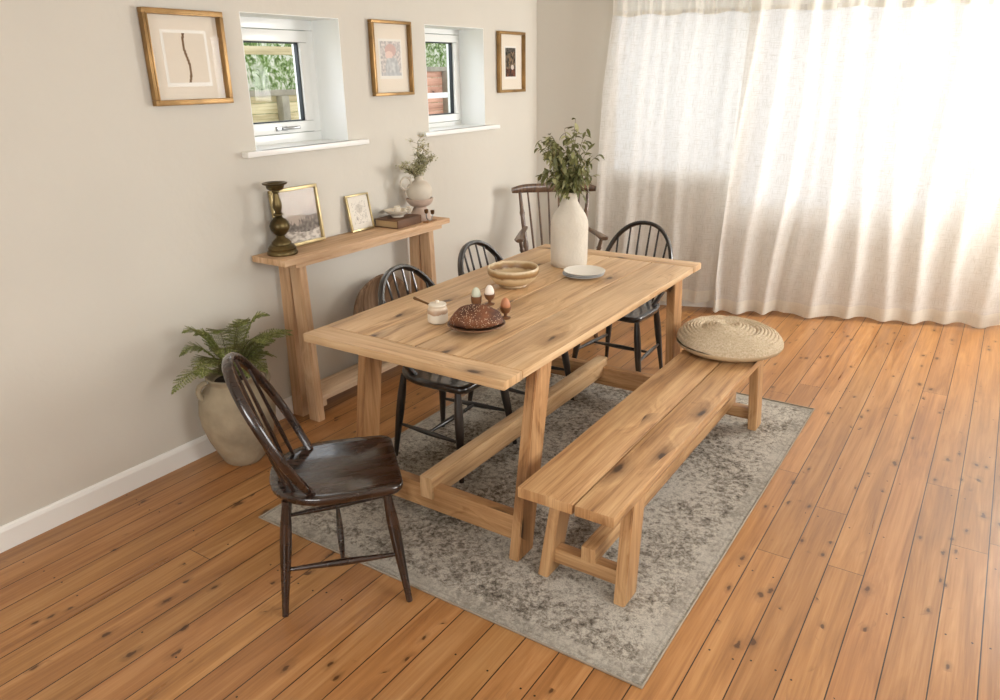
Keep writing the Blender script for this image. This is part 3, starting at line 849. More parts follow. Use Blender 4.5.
def turned(mb, a, b_, r0, n=22):
    a, b_ = Vector(a), Vector(b_); R_ = []
    for i in range(n + 1):
        t_ = i / n; R_.append(r0 * (0.72 + 0.28 * math.sin(PI * t_) + (0.28 if (abs(t_ - .3) < .03 or abs(t_ - .72) < .03) else 0)))
    mb.sweep([a.lerp(b_, i / n) for i in range(n + 1)], R_, None, (1, 0, 0), 10)
for sx, sy in ((1, 1), (1, -1), (-1, 1), (-1, -1)):
    mb = MB(); turned(mb, (0.15 * sx, 0.17 * sy, 0.392), (0.20 * sx, 0.23 * sy, 0.0), 0.02); mb.build('leg', wm, arm)
for sy in (-1, 1):
    mb = MB(); turned(mb, (-0.178, 0.202 * sy, 0.17), (0.178, 0.202 * sy, 0.17), 0.012); mb.build('stretcher', wm, arm)
mb = MB(); turned(mb, (0, -0.202, 0.17), (0, 0.202, 0.17), 0.012); mb.build('stretcher', wm, arm)
# comb rail
mb = MB(); n = 24; V = []
for i in range(n + 1):
    t_ = i / n; y = -0.29 + 0.58 * t_; e = abs(2 * t_ - 1)
    x = -0.315 + 0.035 * e * e
    h = 0.034 + 0.016 * (1 - e ** 4) if e < 0.86 else 0.036
    zc = 0.915 + (0.010 if e < 0.72 else 0.010 * (1 - (e - .72) / .28))
    V.append((Vector((x, y, zc)), h * (1 if e < 0.97 else 0.8)))
mb.sweep([v for v, h in V], [h * 0.62 for v, h in V], 0.013, (0, 0, 1), 10, sq=0.7); mb.build('comb_rail', wm, arm)
for yb, yt in ((-0.135, -0.18), (-0.08, -0.108), (-0.027, -0.036), (0.027, 0.036), (0.08, 0.108), (0.135, 0.18)):
    e = abs(yt / .29); mb = MB(); mb.sweep([(-0.185, yb, 0.405), (-0.25, (yb + yt) / 2, 0.66), (-0.315 + .035 * e * e, yt, 0.90)], [0.007, 0.008, 0.006], None, (1, 0, 0), 8); mb.build('spindle', wm, arm)
for sy in (-1, 1):
    mb = MB(); turned(mb, (-0.16, 0.19 * sy, 0.408), (-0.29, 0.235 * sy, 0.90), 0.015); mb.build('back_post', wm, arm)
    mb = MB(); mb.sweep([(-0.232, 0.200 * sy, 0.668), (-0.12, 0.232 * sy, 0.662), (0.02, 0.262 * sy, 0.658), (0.11, 0.275 * sy, 0.656), (0.145, 0.276 * sy, 0.655)], [0.012] * 5, [0.016, 0.020, 0.024, 0.033, 0.022], (0, 0, 1), 10, sq=0.7); mb.build('armrest', wm, arm)
    mb = MB(); turned(mb, (0.07, 0.215 * sy, 0.41), (0.085, 0.268 * sy, 0.648), 0.015); mb.build('arm_post', wm, arm)

# ------------------------------------------------------------------ console table
KC = (0.125, -2.018, 0.0)
con = empty('console_table', KC, 0, 'slim raw pine console table standing against the left wall', 'console table')
cm = M['console_wood']; CT = 0.875
mb = MB(KC); mb.box(0.012, 0.238, -2.645, -1.392, CT - 0.030, CT, 0.005, 0.0025); mb.build('top', cm, con)
mb = MB(KC); mb.box(0.030, 0.214, -2.56, -1.44, CT - 0.056, CT - 0.031, 0.003); mb.build('top_bearer', cm, con)
for y0 in (-2.518, -1.532):
    for xf, xt in ((0.052, 0.072), (0.172, 0.150)):
        mb = MB(KC); block_leg(mb, Vector((xf, y0 + .0225, 0)), Vector((xt, y0 + .0225, CT - 0.056)), 0.072, 0.045, KC); mb.build('leg', cm, con)
    mb = MB(KC); yb = y0 + (0.062 if y0 < -2 else -0.017)
    mb.box(0.030, 0.196, yb - .016, yb + .016, 0.066, 0.098, 0.003); mb.build('shelf_bearer', M['shelf_wood'], con)
mb = MB(KC); mb.box(0.030, 0.200, -2.472, -1.534, 0.099, 0.129, 0.004, 0.001); mb.build('shelf', M['shelf_wood'], con)

# big round wooden bowl leaning at the wall on the console shelf
rb = MB((0.135, -1.88, 0.131))
prof = [(0.0, -0.060), (0.09, -0.058), (0.17, -0.040), (0.222, -0.008), (0.240, 0.022), (0.246, 0.034), (0.238, 0.040), (0.226, 0.034), (0.21, 0.012), (0.15, -0.022), (0.08, -0.036), (0.0, -0.038)]
rb.lathe(prof, (0.105, -1.88, 0.131 + 0.244), 56, axis=(0.985, 0.0, 0.17), ripple=lambda th, z: 0.012 * math.sin(3 * th + 1) + 0.006 * math.sin(7 * th))
rbo = rb.build('wooden_bowl', M['rustic_wood'])
# grain runs across the bowl
_uv = rbo.data.uv_layers[0]
for lp in rbo.data.loops:
    co = rbo.data.vertices[lp.vertex_index].co; _uv.data[lp.index].uv = (co.z, co.y * 0.8)
tag(rbo, 'large rustic round wooden bowl leaning on the console shelf behind a black chair', 'bowl')

# ------------------------------------------------------------------ framed pictures
def picture_object(name, label, loc, w, h, frame_w, frame_d, fmat, paint, mat_w, mat_h, tilt=0.0, group=None, roll=0.0):
    """Frame facing +X. loc = bottom centre on the wall side."""
    r = empty(name, loc, 0, label, 'picture', group)
    r.rotation_euler = (roll, tilt, 0)
    d = frame_d
    mb = MB(); f = frame_w
    mb.box(0.001, d, -w / 2, w / 2, 0, f, 0.003); mb.box(0.001, d, -w / 2, w / 2, h - f, h, 0.003)
    mb.box(0.001, d, -w / 2, -w / 2 + f, f, h - f, 0.003); mb.box(0.001, d, w / 2 - f, w / 2, f, h - f, 0.003)
    q = f * 0.3
    for a in ((d - .002, d + .0025, -w / 2 + q * 2, w / 2 - q * 2, f * .62, f * .92), (d - .002, d + .0025, -w / 2 + q * 2, w / 2 - q * 2, h - f * .92, h - f * .62)): mb.box(*a, 0.001)
    for a in ((d - .002, d + .0025, -w / 2 + f * .62, -w / 2 + f * .92, f * .9, h - f * .9), (d - .002, d + .0025, w / 2 - f * .92, w / 2 - f * .62, f * .9, h - f * .9)): mb.box(*a, 0.001)
    mb.build('frame', fmat, r)
    mb = MB(); mb.box(0.002, 0.005, -w / 2 + f * .8, w / 2 - f * .8, f * .8, h - f * .8, 0.0); mb.build('mat_board', M['mat_board'], r, False)
    if mat_w < w - 2 * f - 0.01:
        mb = MB(); mb.box(0.005, 0.0058, -mat_w / 2 - .012, mat_w / 2 + .012, h / 2 - mat_h / 2 - .016, h / 2 + mat_h / 2 + .012, 0.0); mb.build('inner_mount', M['plate'], r, False)
    # painted print: a fine grid of coloured faces
    nx, ny = 56, 72
    me = bpy.data.meshes.new('print'); vs = []; fs = []; cols = []
    for j in range(ny + 1):
        for i in range(nx + 1): vs.append((0.0066, -mat_w / 2 + mat_w * i / nx, h / 2 - mat_h / 2 + mat_h * j / ny))
    for j in range(ny):
        for i in range(nx):
            a = j * (nx + 1) + i; fs.append((a, a + 1, a + nx + 2, a + nx + 1)); cols.append(paint((i + .5) / nx, (j + .5) / ny))
    me.from_pydata(vs, [], fs); ca = me.color_attributes.new('ink', 'BYTE_COLOR', 'CORNER')
    k = 0
    for fi, c in enumerate(cols):
        for _ in range(4): ca.data[k].color_srgb = (c[0] / 255, c[1] / 255, c[2] / 255, 1); k += 1
    t = NT('print ink'); t.set(Roughness=0.9)
    at_ = t.add('ShaderNodeVertexColor', layer_name='ink'); t.link(at_.outputs[0], t.b.inputs['Base Color'])
    me.materials.append(t.m); po = bpy.data.objects.new('print', me); S.collection.objects.link(po); po.parent = r
    mb = MB(); mb.box(d * 0.62, d * 0.62 + 0.0015, -w / 2 + f * .85, w / 2 - f * .85, f * .85, h - f * .85, 0.0); mb.build('glass', M['picture_glass'], r, False)
    return r
def nz(u, v, s, k=0): return noise.noise(Vector((u * s, v * s, k * 3.3)))
def mixc(a, b_, t_): t_ = max(0, min(1, t_)); return tuple(a[i] + (b_[i] - a[i]) * t_ for i in range(3))
def p_child(u, v):                      # soft pastel figure in a knitted hat
    c = mixc((214, 206, 200), (150, 148, 150), 0.5 + nz(u, v, 14) * 1.2)
    if (u - .5) ** 2 / .075 + (v - .74) ** 2 / .035 < 1: c = (190, 150, 142)
    if (u - .42) ** 2 / .035 + (v - .60) ** 2 / .014 < 1: c = (222, 190, 178)
    if v < .52 and abs(u - .55) < .34 - max(0, v - .30) * .6: c = mixc((150, 158, 164), (196, 202, 204), 0.5 + nz(u, v, 9, 2))
    if v < .10: c = mixc(c, (160, 170, 180), .5)
    return mixc(c, (222, 216, 208), .35)
def p_garden(u, v):                     # dark foliage with pale shapes
    c = mixc((44, 42, 34), (134, 112, 88), 0.5 + nz(u, v, 8) * 1.3)
    if v < .28: c = mixc((120, 72, 52), (60, 42, 32), 0.5 + nz(u, v, 7, 4))
    if (u - .68) ** 2 / .02 + (v - .33) ** 2 / .008 < 1: c = (208, 196, 184)
    if abs(u - .42) < .07 and .4 < v < .8: c = mixc((150, 124, 92), (90, 72, 50), 0.5 + nz(u, v, 18))
    if v > .86: c = mixc((96, 90, 80), (52, 50, 44), 0.5 + nz(u, v, 10, 8))
    return c
def p_forest(u, v):                     # misty fir trees over snow
    c = mixc((176, 162, 150), (204, 192, 180), v + nz(u, v, 3) * .5)
    ridge = 0.30 + 0.12 * abs(2 * u - .9)
    k = abs(((u * 13 + 0.4 * math.sin(u * 21)) % 1) - .5) * 2
    hgt = ridge + (0.20 + 0.12 * math.sin(u * 9 + 1)) * (1 - k)
    if v < hgt: c = mixc((104, 98, 92), (150, 140, 132), 0.4 + nz(u, v, 16, 3) + (v - .2))
    snow = 0.20 + 0.03 * math.sin(u * 7)
    if v < snow: c = mixc((212, 204, 194), (150, 142, 132), 0.35 + nz(u, v * 2, 14, 5) * 1.2)
    return c
def p_sketch(u, v):                     # faint sketched figure
    c = (226, 220, 208)
    if abs(nz(u, v, 11, 6)) < .06 and .15 < v < .85 and .15 < u < .85: c = (158, 152, 144)
    if (u - .5) ** 2 / .03 + (v - .62) ** 2 / .02 < 1: c = mixc(c, (188, 180, 168), 0.6)
    return c
def p_reeds(u, v): return mixc((222, 212, 196), (120, 96, 70), 1.0 if abs(u - .5 - .05 * math.sin(v * 6)) < .03 else 0.0)
picture_object('framed_print', 'gilt framed pastel portrait print hanging between the two small windows', (0.002, -1.566, 1.561), 0.322, 0.380, 0.016, 0.030, M['gold'], p_child, 0.165, 0.175)
picture_object('framed_print', 'small gold framed dark garden print hanging nearest the room corner', (0.002, -0.358, 1.546), 0.322, 0.380, 0.018, 0.028, M['gold'], p_garden, 0.125, 0.180)
picture_object('framed_print', 'gilt framed pale print on the wall left of the first window', (0.002, -2.832, 1.562), 0.372, 0.365, 0.022, 0.030, M['gold'], p_reeds, 0.19, 0.19)
picture_object('framed_print', 'gold framed misty forest picture propped on the console behind the candlestick', (0.034, -2.355, CT), 0.300, 0.285, 0.016, 0.018, M['gold_pale'], p_forest, 0.266, 0.252, tilt=-0.10)
picture_object('framed_print', 'tiny brass framed pencil sketch propped on the console beside the book', (0.045, -1.925, CT), 0.175, 0.195, 0.010, 0.012, M['gold_pale'], p_sketch, 0.150, 0.170, tilt=-0.18)

# ------------------------------------------------------------------ things on the console
o = (0.108, -2.540, CT)
cs = empty('candlestick', o, 0, 'tall turned brass candlestick on the near end of the console', 'candlestick')
k = 0.01
prof = [(0, 0), (.070, 0), (.072, .006), (.069, .016), (.064, .022), (.066, .030), (.058, .042), (.046, .048), (.046, .056), (.036, .068), (.022, .078), (.018, .088),
        (.030, .098), (.044, .118), (.047, .135), (.040, .155), (.026, .170), (.016, .178), (.024, .184), (.024, .190), (.014, .196), (.016, .205), (.022, .220), (.021, .238), (.015, .262), (.013, .285), (.018, .292), (.016, .300)]
mb = MB(); mb.lathe(prof + [(0, .300)], seg=40); mb.build('stem', M['brass'], cs)
mb = MB(); mb.lathe([(0, .300), (.030, .300), (.038, .306), (.042, .322), (.056, .328), (.058, .333), (.052, .335), (.036, .330), (.030, .318), (0, .316)], seg=40); mb.build('drip_pan', M['brass'], cs)

bk = empty('book', (0.112, -1.706, CT), math.radians(4), 'thick antique brown leather book lying flat on the console', 'book')
mb = MB(); mb.box(-.075, .072, -.105, .103, .005, .040, 0.001); mb.build('pages', M['book_pages'], bk)
mb = MB(); mb.box(-.080, .080, -.110, .110, .0, .005, 0.002); mb.box(-.080, .080, -.110, .110, .040, .045, 0.002)
mb.box(.074, .082, -.110, .110, .002, .043, 0.003); mb.build('cover', M['book_cover'], bk)

o = (0.105, -1.700, CT + .045)
hs = empty('chamberstick', o, 0, 'cream ceramic saucer candle holder on top of the leather book', 'candle holder')
mb = MB(); mb.lathe([(0, 0), (.034, 0), (.036, .008), (.048, .014), (.070, .030), (.074, .036), (.070, .037), (.046, .022), (.02, .018), (0, .018)], seg=40); sau = mb.build('saucer', M['saucer'], hs)
mb = MB(); mb.lathe([(0, .016), (.022, .016), (.019, .030), (.018, .056), (.015, .058), (.013, .05), (0, .048)], seg=24); mb.build('candle_cup', M['saucer'], hs)
mb = MB(); mb.sweep([(0.045 + .018 * math.cos(a) + .02, 0.02 + .004 * math.cos(a), .040 + .016 * math.sin(a)) for a in [i * 2 * PI / 16 for i in range(16)]], .0035, None, None, 8, closed=True); mb.build('ring_handle', M['saucer'], sau)

JX, JY = 0.118, -1.515
pb = empty('pedestal_bowl', (JX, JY, CT), 0, 'pale pink clay footed bowl beneath the round jug on the console', 'bowl')
mb = MB(); mb.lathe([(0, 0), (.060, 0), (.061, .010), (.054, .040), (.040, .066), (.034, .074)], seg=44)
mb.lathe([(0, .074), (.034, .074), (.056, .084), (.074, .104), (.080, .122), (.076, .124), (.066, .110), (.04, .098), (0, .096)], seg=44); mb.build('bowl', M['pink_clay'], pb)
jg = empty('jug', (JX, JY, CT + .0965), 0, 'round bone coloured jug with loop handle holding dried flower stems', 'jug')
mb = MB(); R = .075
pr = [(0, 0), (.034, .0)]
for i in range(1, 16):
    a = -PI / 2 + PI * (0.14 + 0.745 * i / 15); pr.append((R * math.cos(a) ** .9, .064 + .066 * math.sin(a)))
pr += [(.0225, .134), (.0225, .160), (.0245, .166), (.0215, .166), (.019, .158), (.018, .12), (0, .11)]
mb.lathe(pr, seg=44); jb = mb.build('body', M['jug'], jg)
mb = MB(); mb.sweep([Vector((-.02, -.052, .118)) + Vector((-.3, -.95, 0)) * (.030 - .034 * math.cos(a)) + Vector((0, 0, .034 * math.sin(a))) for a in [i * 2 * PI / 20 for i in range(20)]], .0065, None, None, 10, closed=True); mb.build('handle', M['jug'], jb)

def seed_stems(root, base, spec):
    st = MB(); fl_ = MB(); r = random.Random(3)
    for (dx, dy, hz) in spec:
        tip = Vector((dx, dy, hz)); m = Vector((dx * .25, dy * .25, hz * .55))
        b0 = Vector(base)
        pts = [b0.lerp(b0 + m, t_ / 4) for t_ in range(5)] + [(b0 + m).lerp(b0 + tip, t_ / 4) for t_ in range(1, 5)]
        st.sweep(pts, .0016, None, None, 5)
        for q in range(11):
            t_ = .35 + .65 * q / 10; p_ = (b0 + m).lerp(b0 + tip, max(0, (t_ - .5) * 2)) if t_ > .5 else b0 + m * (t_ * 2)
            e = p_ + Vector((r.uniform(-1, 1), r.uniform(-1, 1), r.uniform(.1, .9))) * .036
            st.sweep([p_, p_.lerp(e, .5), e], .0009, None, None, 4)
            for _ in range(15):
                c = e + Vector((r.gauss(0, 1), r.gauss(0, 1), r.gauss(0, .7))) * .0105
                fl_.leaf(c, (r.uniform(-1, 1), r.uniform(-1, 1), r.uniform(0, 1)), (0, 0, 1), .0120, .0120, 0.3, 2)
    st.build('stems', M['stem'], root); f = fl_.build('flowers', M['umbel'], root, False); f['kind'] = 'stuff'
dfl = empty('dried_flowers', (JX, JY, CT + .21), 0, 'pale green dried seed head stems standing in the round jug', 'flowers')
seed_stems(dfl, (0, 0, 0), [(.00, .010, .23), (.01, .050, .19), (.02, .095, .13), (-.01, -.085, .07), (.0, -.135, .10), (.03, .02, .14), (-.01, .07, .10), (.02, -.04, .07)])

tw = empty('candle_holder', (0.210, -1.545, CT), math.radians(8), 'small two armed brass candle holder on a tan base in front of the jug', 'candle holder')
mb = MB(); mb.box(-.018, .018, -.045, .050, 0, .006, .002); mb.build('base', M['spoon'], tw)
mb = MB()
mb.sweep([(0, -.032 * math.cos(a), .030 + .026 * -math.sin(a)) if False else (0, .034 * math.cos(a), .040 - .032 * math.sin(a)) for a in [i * PI / 12 for i in range(13)]], .0035, None, (1, 0, 0), 8); mb.build('arms', M['steel'], tw)
for sy, zz in ((1, .036), (-1, .052)):
    mb = MB(); mb.lathe([(0, 0), (.006, 0), (.011, .006), (.012, .024), (.010, .024), (.008, .012), (0, .010)], (0, .034 * sy, zz), 20); mb.build('cup', M['taupe'], tw)
    if zz > .04: 
        mb = MB(); mb.sweep([(0, .034 * sy, .038), (0, .034 * sy, .0535)], .0035, None, (1, 0, 0), 8); mb.build('arm', M['steel'], tw)

# ------------------------------------------------------------------ things on the dining table
TT = TZ + 0.0008
vs = (1.168, -1.640, TT)
va = empty('vase', vs, 0, 'tall chalky white bottle shaped vase on the far end of the table', 'vase')
mb = MB()
pr = [(0, 0), (.086, 0), (.090, .006), (.0915, .03), (.0925, .12), (.0930, .19), (.0915, .215), (.086, .235), (.075, .258), (.060, .280), (.047, .300), (.0385, .318), (.0345, .335), (.033, .352), (.0335, .360), (.030, .361), (.027, .350), (.028, .31), (0, .29)]
mb.lathe(pr, seg=56, ripple=lambda th, z: 0.006 * noise.noise(Vector((math.cos(th) * 2, math.sin(th) * 2, z * 9)))); mb.build('body', M['vase'], va)
fo = empty('leafy_branches', (vs[0], vs[1], TT + .30), 0, 'bushy olive green leafy branches standing in the white vase', 'branches')
r = random.Random(11); st = MB(); lf = MB()
tips = []
camdir = Vector((0.83, 0.557, 0)); dep = Vector((-0.557, 0.83, 0))     # left-right and away, seen across the room
for i in range(40):
    a = r.uniform(-1, 1); d_ = r.uniform(-1, 1)
    h = r.uniform(.10, .33) * (1 - .25 * abs(a))
    e = camdir * (a * .130 - .018) + dep * (d_ * .11) + Vector((0, 0, .05 + h))
    tips.append(e)
tips += [camdir * .135 + Vector((0, 0, .235)), camdir * .02 + Vector((0, 0, .40)), camdir * -.10 + Vector((0, 0, .335)), camdir * .075 + Vector((0, 0, .355)), camdir * -.155 + Vector((0, 0, .27)), camdir * -.14 + Vector((0, 0, .15))]
for e in tips:
    b0 = Vector((r.uniform(-.01, .01), r.uniform(-.01, .01), -.0)); m = Vector((e.x * .2, e.y * .2, .06 + e.z * .45))
    pts = []
    for q in range(9):
        t_ = q / 8; pts.append(b0 * (1 - t_) ** 2 + m * 2 * t_ * (1 - t_) + e * t_ * t_)
    st.sweep(pts, [.0022 - .0014 * q / 8 for q in range(9)], None, None, 5)
    for q in range(13):
        t_ = .34 + .66 * q / 12
        p_ = b0 * (1 - t_) ** 2 + m * 2 * t_ * (1 - t_) + e * t_ * t_
        if p_.z < .055: continue
        d_ = Vector((r.uniform(-1, 1), r.uniform(-1, 1), r.uniform(-1.1, .5))) + Vector((e.x, e.y, 0)) * 2.5
        lf.leaf(p_, d_, (r.uniform(-.5, .5), r.uniform(-.5, .5), 1), r.uniform(.032, .050), r.uniform(.015, .023), r.uniform(.1, .5), 4)
for _ in range(46):                                                    # leaves drooping over the mouth
    a = r.uniform(0, 2 * PI); p_ = Vector((math.cos(a) * r.uniform(.02, .085), math.sin(a) * r.uniform(.02, .085), r.uniform(.045, .12)))
    lf.leaf(p_, (math.cos(a), math.sin(a), r.uniform(-1, .2)), (0, 0, 1), r.uniform(.03, .046), r.uniform(.012, .018), .4, 4)
st.build('stems', M['stem'], fo)
q = lf.build('leaves', M['leaf'], fo); q['kind'] = 'stuff'

bw_ = empty('serving_bowl', (1.138, -2.112, TT), 0, 'wide ochre and brown glazed stoneware bowl on the table', 'bowl')
mb = MB(); mb.lathe([(0, 0), (.062, 0), (.066, .004), (.064, .010), (.088, .022), (.108, .042), (.1165, .064), (.1160, .082), (.1135, .0885), (.1100, .0885), (.1085, .080), (.108, .064), (.100, .044), (.080, .026), (.04, .016), (0, .014)], seg=56); mb.build('body', M['bowl'], bw_)

for i in range(3):
    pz = TT + i * 0.0072
    if i == 0:
        pl = empty('plate', (1.336, -1.808, pz), 0)
        mb = MB(); mb.lathe([(0, 0), (.052, 0), (.054, .002), (.074, .006), (.096, .013), (.098, .015), (.096, .0165), (.074, .0105), (.056, .006), (0, .005)], seg=48, ripple=lambda th, z: 0.008 * abs(math.sin(12 * th)) if z > .012 else 0); mb.build('dish', M['plate_edge'], pl)
        proto_plate = pl
    else:
        pl = copy_tree(proto_plate); pl.location = (1.336 + .002 * i, -1.808 + .002 * i, pz)
    if i == 2:
        pl.children[0].data = pl.children[0].data.copy(); pl.children[0].data.materials.clear(); pl.children[0].data.materials.append(M['plate'])
    tag(pl, ['white plate with patterned rim at the bottom of the stack of three beside the vase', 'white plate with patterned rim in the middle of the stack of three beside the vase', 'plain white plate on top of the stack of three beside the vase'][i], 'plate', 'plates stacked beside the vase')

jr = empty('honey_jar', (1.172, -2.712, TT), 0, 'small lidded cream and brown dipped stoneware jar left of the bread', 'jar')
mb = MB(); mb.lathe([(0, 0), (.035, 0), (.038, .004), (.0395, .012), (.0395, .050), (.036, .060), (.0335, .063), (.0345, .070), (.031, .071), (.030, .05), (0, .046)], seg=40); mb.build('body', M['jar'], jr)
mb = MB(); mb.lathe([(0, .068), (.0335, .068), (.0355, .071), (.034, .075), (.020, .079), (.006, .0805), (.0060, .082), (.0085, .084), (.007, .087), (0, .0875)], seg=36); mb.build('lid', M['saucer'], jr)
sp = empty('wooden_spoon', (1.172, -2.712, TT + .078), 0, 'little wooden spoon handle sticking out of the honey jar', 'spoon')
mb = MB(); u = Vector((-.62, -.55, .42)).normalized()
mb.sweep([Vector((-.024, -.018, -.006)), Vector((-.024, -.018, -.006)) + u * .02, Vector((-.024, -.018, -.006)) + u * .045, Vector((-.024, -.018, -.006)) + u * .062, Vector((-.024, -.018, -.006)) + u * .068], [.004, .0045, .005, .0068, .004], None, None, 8); mb.build('handle', M['taupe'], sp)

BR = (1.352, -2.706)
bp = empty('bread_plate', (*BR, TT), 0, 'dark brown stoneware plate under the loaf of bread', 'plate')
mb = MB(); mb.lathe([(0, 0), (.050, 0), (.055, .003), (.085, .012), (.106, .022), (.110, .025), (.108, .0275), (.084, .018), (.055, .010), (0, .009)], seg=48); mb.build('dish', M['plate_brown'], bp)
br = MB((*BR, TT + .0095)); n1, n2 = 44, 22; ca, sa = math.cos(.62), math.sin(.62); rows = []
for j in range(n2 + 1):
    ph = PI * j / n2; row = []
    for i in range(n1):
        th = 2 * PI * i / n1
        x, y, z = math.sin(ph) * math.cos(th), math.sin(ph) * math.sin(th), math.cos(ph)
        k = 1 + .06 * noise.noise(Vector((x * 2, y * 2, z * 2 + 4))) + .02 * noise.noise(Vector((x * 8, y * 8, z * 8)))
        X, Y = x * .102 * k, y * .064 * k; Z = z * .060 * k
        if Z < 0: Z *= .40
        Z += .024 + .006 * math.exp(-((Y) / .014) ** 2) * (z > 0) + .012 * x * 0
        Z += -.010 * (abs(x) ** 3) * (z > 0)
        row.append(br.bm.verts.new((X * ca - Y * sa, X * sa + Y * ca, max(Z, 0.0005))))
    rows.append(row)
for j in range(n2):
    for i in range(n1): br.bm.faces.new((rows[j][i], rows[j][(i + 1) % n1], rows[j + 1][(i + 1) % n1], rows[j + 1][i]))
bmesh.ops.remove_doubles(br.bm, verts=br.bm.verts, dist=0.0003)
bro = br.build('bread_loaf', M['bread'], angle=80)
tag(bro, 'oval dark seeded bread loaf on the brown plate', 'bread')

def egg_in_cup(x, y, emat, elabel, clabel, tall, foot):
    c = empty('egg_cup', (x, y, TT), 0, clabel, 'egg cup', 'brown egg cups behind the bread')
    h = .046 if tall else .034
    mb = MB()
    if foot: mb.lathe([(0, 0), (.020, 0), (.021, .003), (.010, .006), (.006, .010), (.007, .018), (.016, .024), (.0215, .036), (.0225, h), (.020, h), (.018, h - .012), (0, h - .02)], seg=32)
    else: mb.lathe([(0, 0), (.018, 0), (.0215, .008), (.0225, .024), (.0225, h), (.020, h), (.018, h - .012), (0, h - .02)], seg=32)
    mb.build('cup', M['egg_cup'], c)
    e = MB((x, y, TT + h - .0165)); pr = []
    for i in range(17):
        a = -PI / 2 + PI * i / 16; zz = .0245 * math.sin(a); rr = .0195 * math.cos(a) * (1 - .10 * math.sin(a)); 
        if zz > 0: zz *= 1.22
        pr.append((max(0, rr) if 0 < i < 16 else 0, zz + .0245))
    e.lathe(pr, (x, y, TT + h - .0165), 28); eo = e.build('egg', emat); tag(eo, elabel, 'egg', 'eggs in egg cups')
egg_in_cup(1.160, -2.435, M['egg_green'], 'pale green egg in the leftmost egg cup', 'straight brown egg cup holding the pale green egg', False, False)
egg_in_cup(1.212, -2.412, M['egg_white'], 'white egg in the middle egg cup', 'brown egg cup holding the white egg', True, True)
egg_in_cup(1.371, -2.535, M['egg_brown'], 'brown egg in the egg cup right of the bread', 'footed brown egg cup holding the brown egg', True, True)
# ------------------------------------------------------------------ braided floor cushion on the bench
cu = empty('round_cushion', (1.975, -1.540, BZ + .001), 0, 'round braided jute cushion lying on the far end of the bench', 'cushion')
mb = MB(); seg = 96; rings = []
prof = []
R0 = .236
for i in range(120):
    t_ = i / 119; rr = R0 * t_
    z = .064 * (1 - t_ ** 4.2) ** .52 + .042
    ridge = .0085 * abs(math.sin(rr / .0150 * PI)) ** .6
    if rr < .105: z += .010 * math.exp(-((rr - .055) / .03) ** 2); 
    z -= .010 * math.exp(-((rr - .118) / .012) ** 2)
    prof.append((rr, z + ridge))
for i, (rr, z) in enumerate(prof):
    if i == 0: rings.append([mb.bm.verts.new((0, 0, z))]); continue
    ring = []
    for k in range(seg):
        th = 2 * PI * k / seg
        off = Vector((-.018, .010, 0)) * (1 - rr / R0)
        wob = .0045 * noise.noise(Vector((math.cos(th) * rr * 16, math.sin(th) * rr * 16, 2))) + .0022 * noise.noise(Vector((math.cos(th) * rr * 60, math.sin(th) * rr * 60, 5)))
        r_ = rr * (1 + .025 * math.sin(2 * th + .8))
        ring.append(mb.bm.verts.new(Vector((r_ * math.cos(th), r_ * math.sin(th), z + wob + 0.010 * math.cos(th - 2.5) * rr / R0)) + off))
    rings.append(ring)
for i in range(len(rings) - 1):
    a, c = rings[i], rings[i + 1]
    for k in range(seg):
        k2 = (k + 1) % seg
        if len(a) == 1: mb.bm.faces.new((a[0], c[k], c[k2]))
        else: mb.bm.faces.new((a[k], c[k], c[k2], a[k2]))
mb.build('braided_top', M['jute'], cu, angle=180)
mb = MB(); rings = []
for rr, z in ((.236, .042), (.235, .034), (.226, .022), (.205, .010), (.175, .002), (.15, .0), (.08, 0), (0, 0)):
    if rr == 0: rings.append([mb.bm.verts.new((0, 0, 0))]); continue
    rings.append([mb.bm.verts.new((rr * (1 + .025 * math.sin(4 * PI * k / seg + .8)) * math.cos(2 * PI * k / seg), rr * (1 + .025 * math.sin(4 * PI * k / seg + .8)) * math.sin(2 * PI * k / seg), z)) for k in range(seg)])
for i in range(len(rings) - 1):
    a, c = rings[i], rings[i + 1]
    for k in range(seg):
        k2 = (k + 1) % seg
        if len(c) == 1: mb.bm.faces.new((a[k], c[0], a[k2]))
        else: mb.bm.faces.new((a[k], c[k], c[k2], a[k2]))
mb.build('underside', M['jute_fabric'], cu, angle=180)

# ------------------------------------------------------------------ urn with fern
PX, PY = 0.192, -2.970
pot = empty('clay_urn', (PX, PY, 0), 0, 'big weathered clay urn with ear handles standing by the left wall', 'plant pot')
mb = MB(); mb.lathe([(0, 0), (.080, 0), (.090, .010), (.110, .050), (.140, .120), (.162, .200), (.168, .260), (.160, .315), (.138, .355), (.112, .380), (.104, .395), (.110, .412), (.118, .422), (.112, .428), (.100, .420), (.094, .398), (0, .385)], seg=56,
        ripple=lambda th, z: .015 * noise.noise(Vector((math.cos(th), math.sin(th), z * 6)))); ub = mb.build('body', M['pot'], pot)
for sg in (1, -1):
    ax = Vector((0.3, 0.95, 0)).normalized() * sg; mb = MB()
    mb.sweep([ax * (.122 + .036 * math.sin(a)) + Vector((0, 0, .372 + .040 * math.cos(a))) for a in [i * PI / 12 - .1 for i in range(14)]], .012, .016, None, 10); mb.build('handle', M['pot'], ub)
mb = MB(); mb.lathe([(0, .398), (.092, .396), (.092, .386), (0, .386)], seg=30); mb.build('soil', M['soil'], pot)
fe = empty('fern', (PX, PY, .395), 0, 'feathery green fern growing in the clay urn', 'fern')
r = random.Random(5); FL = MB(); FS = MB()
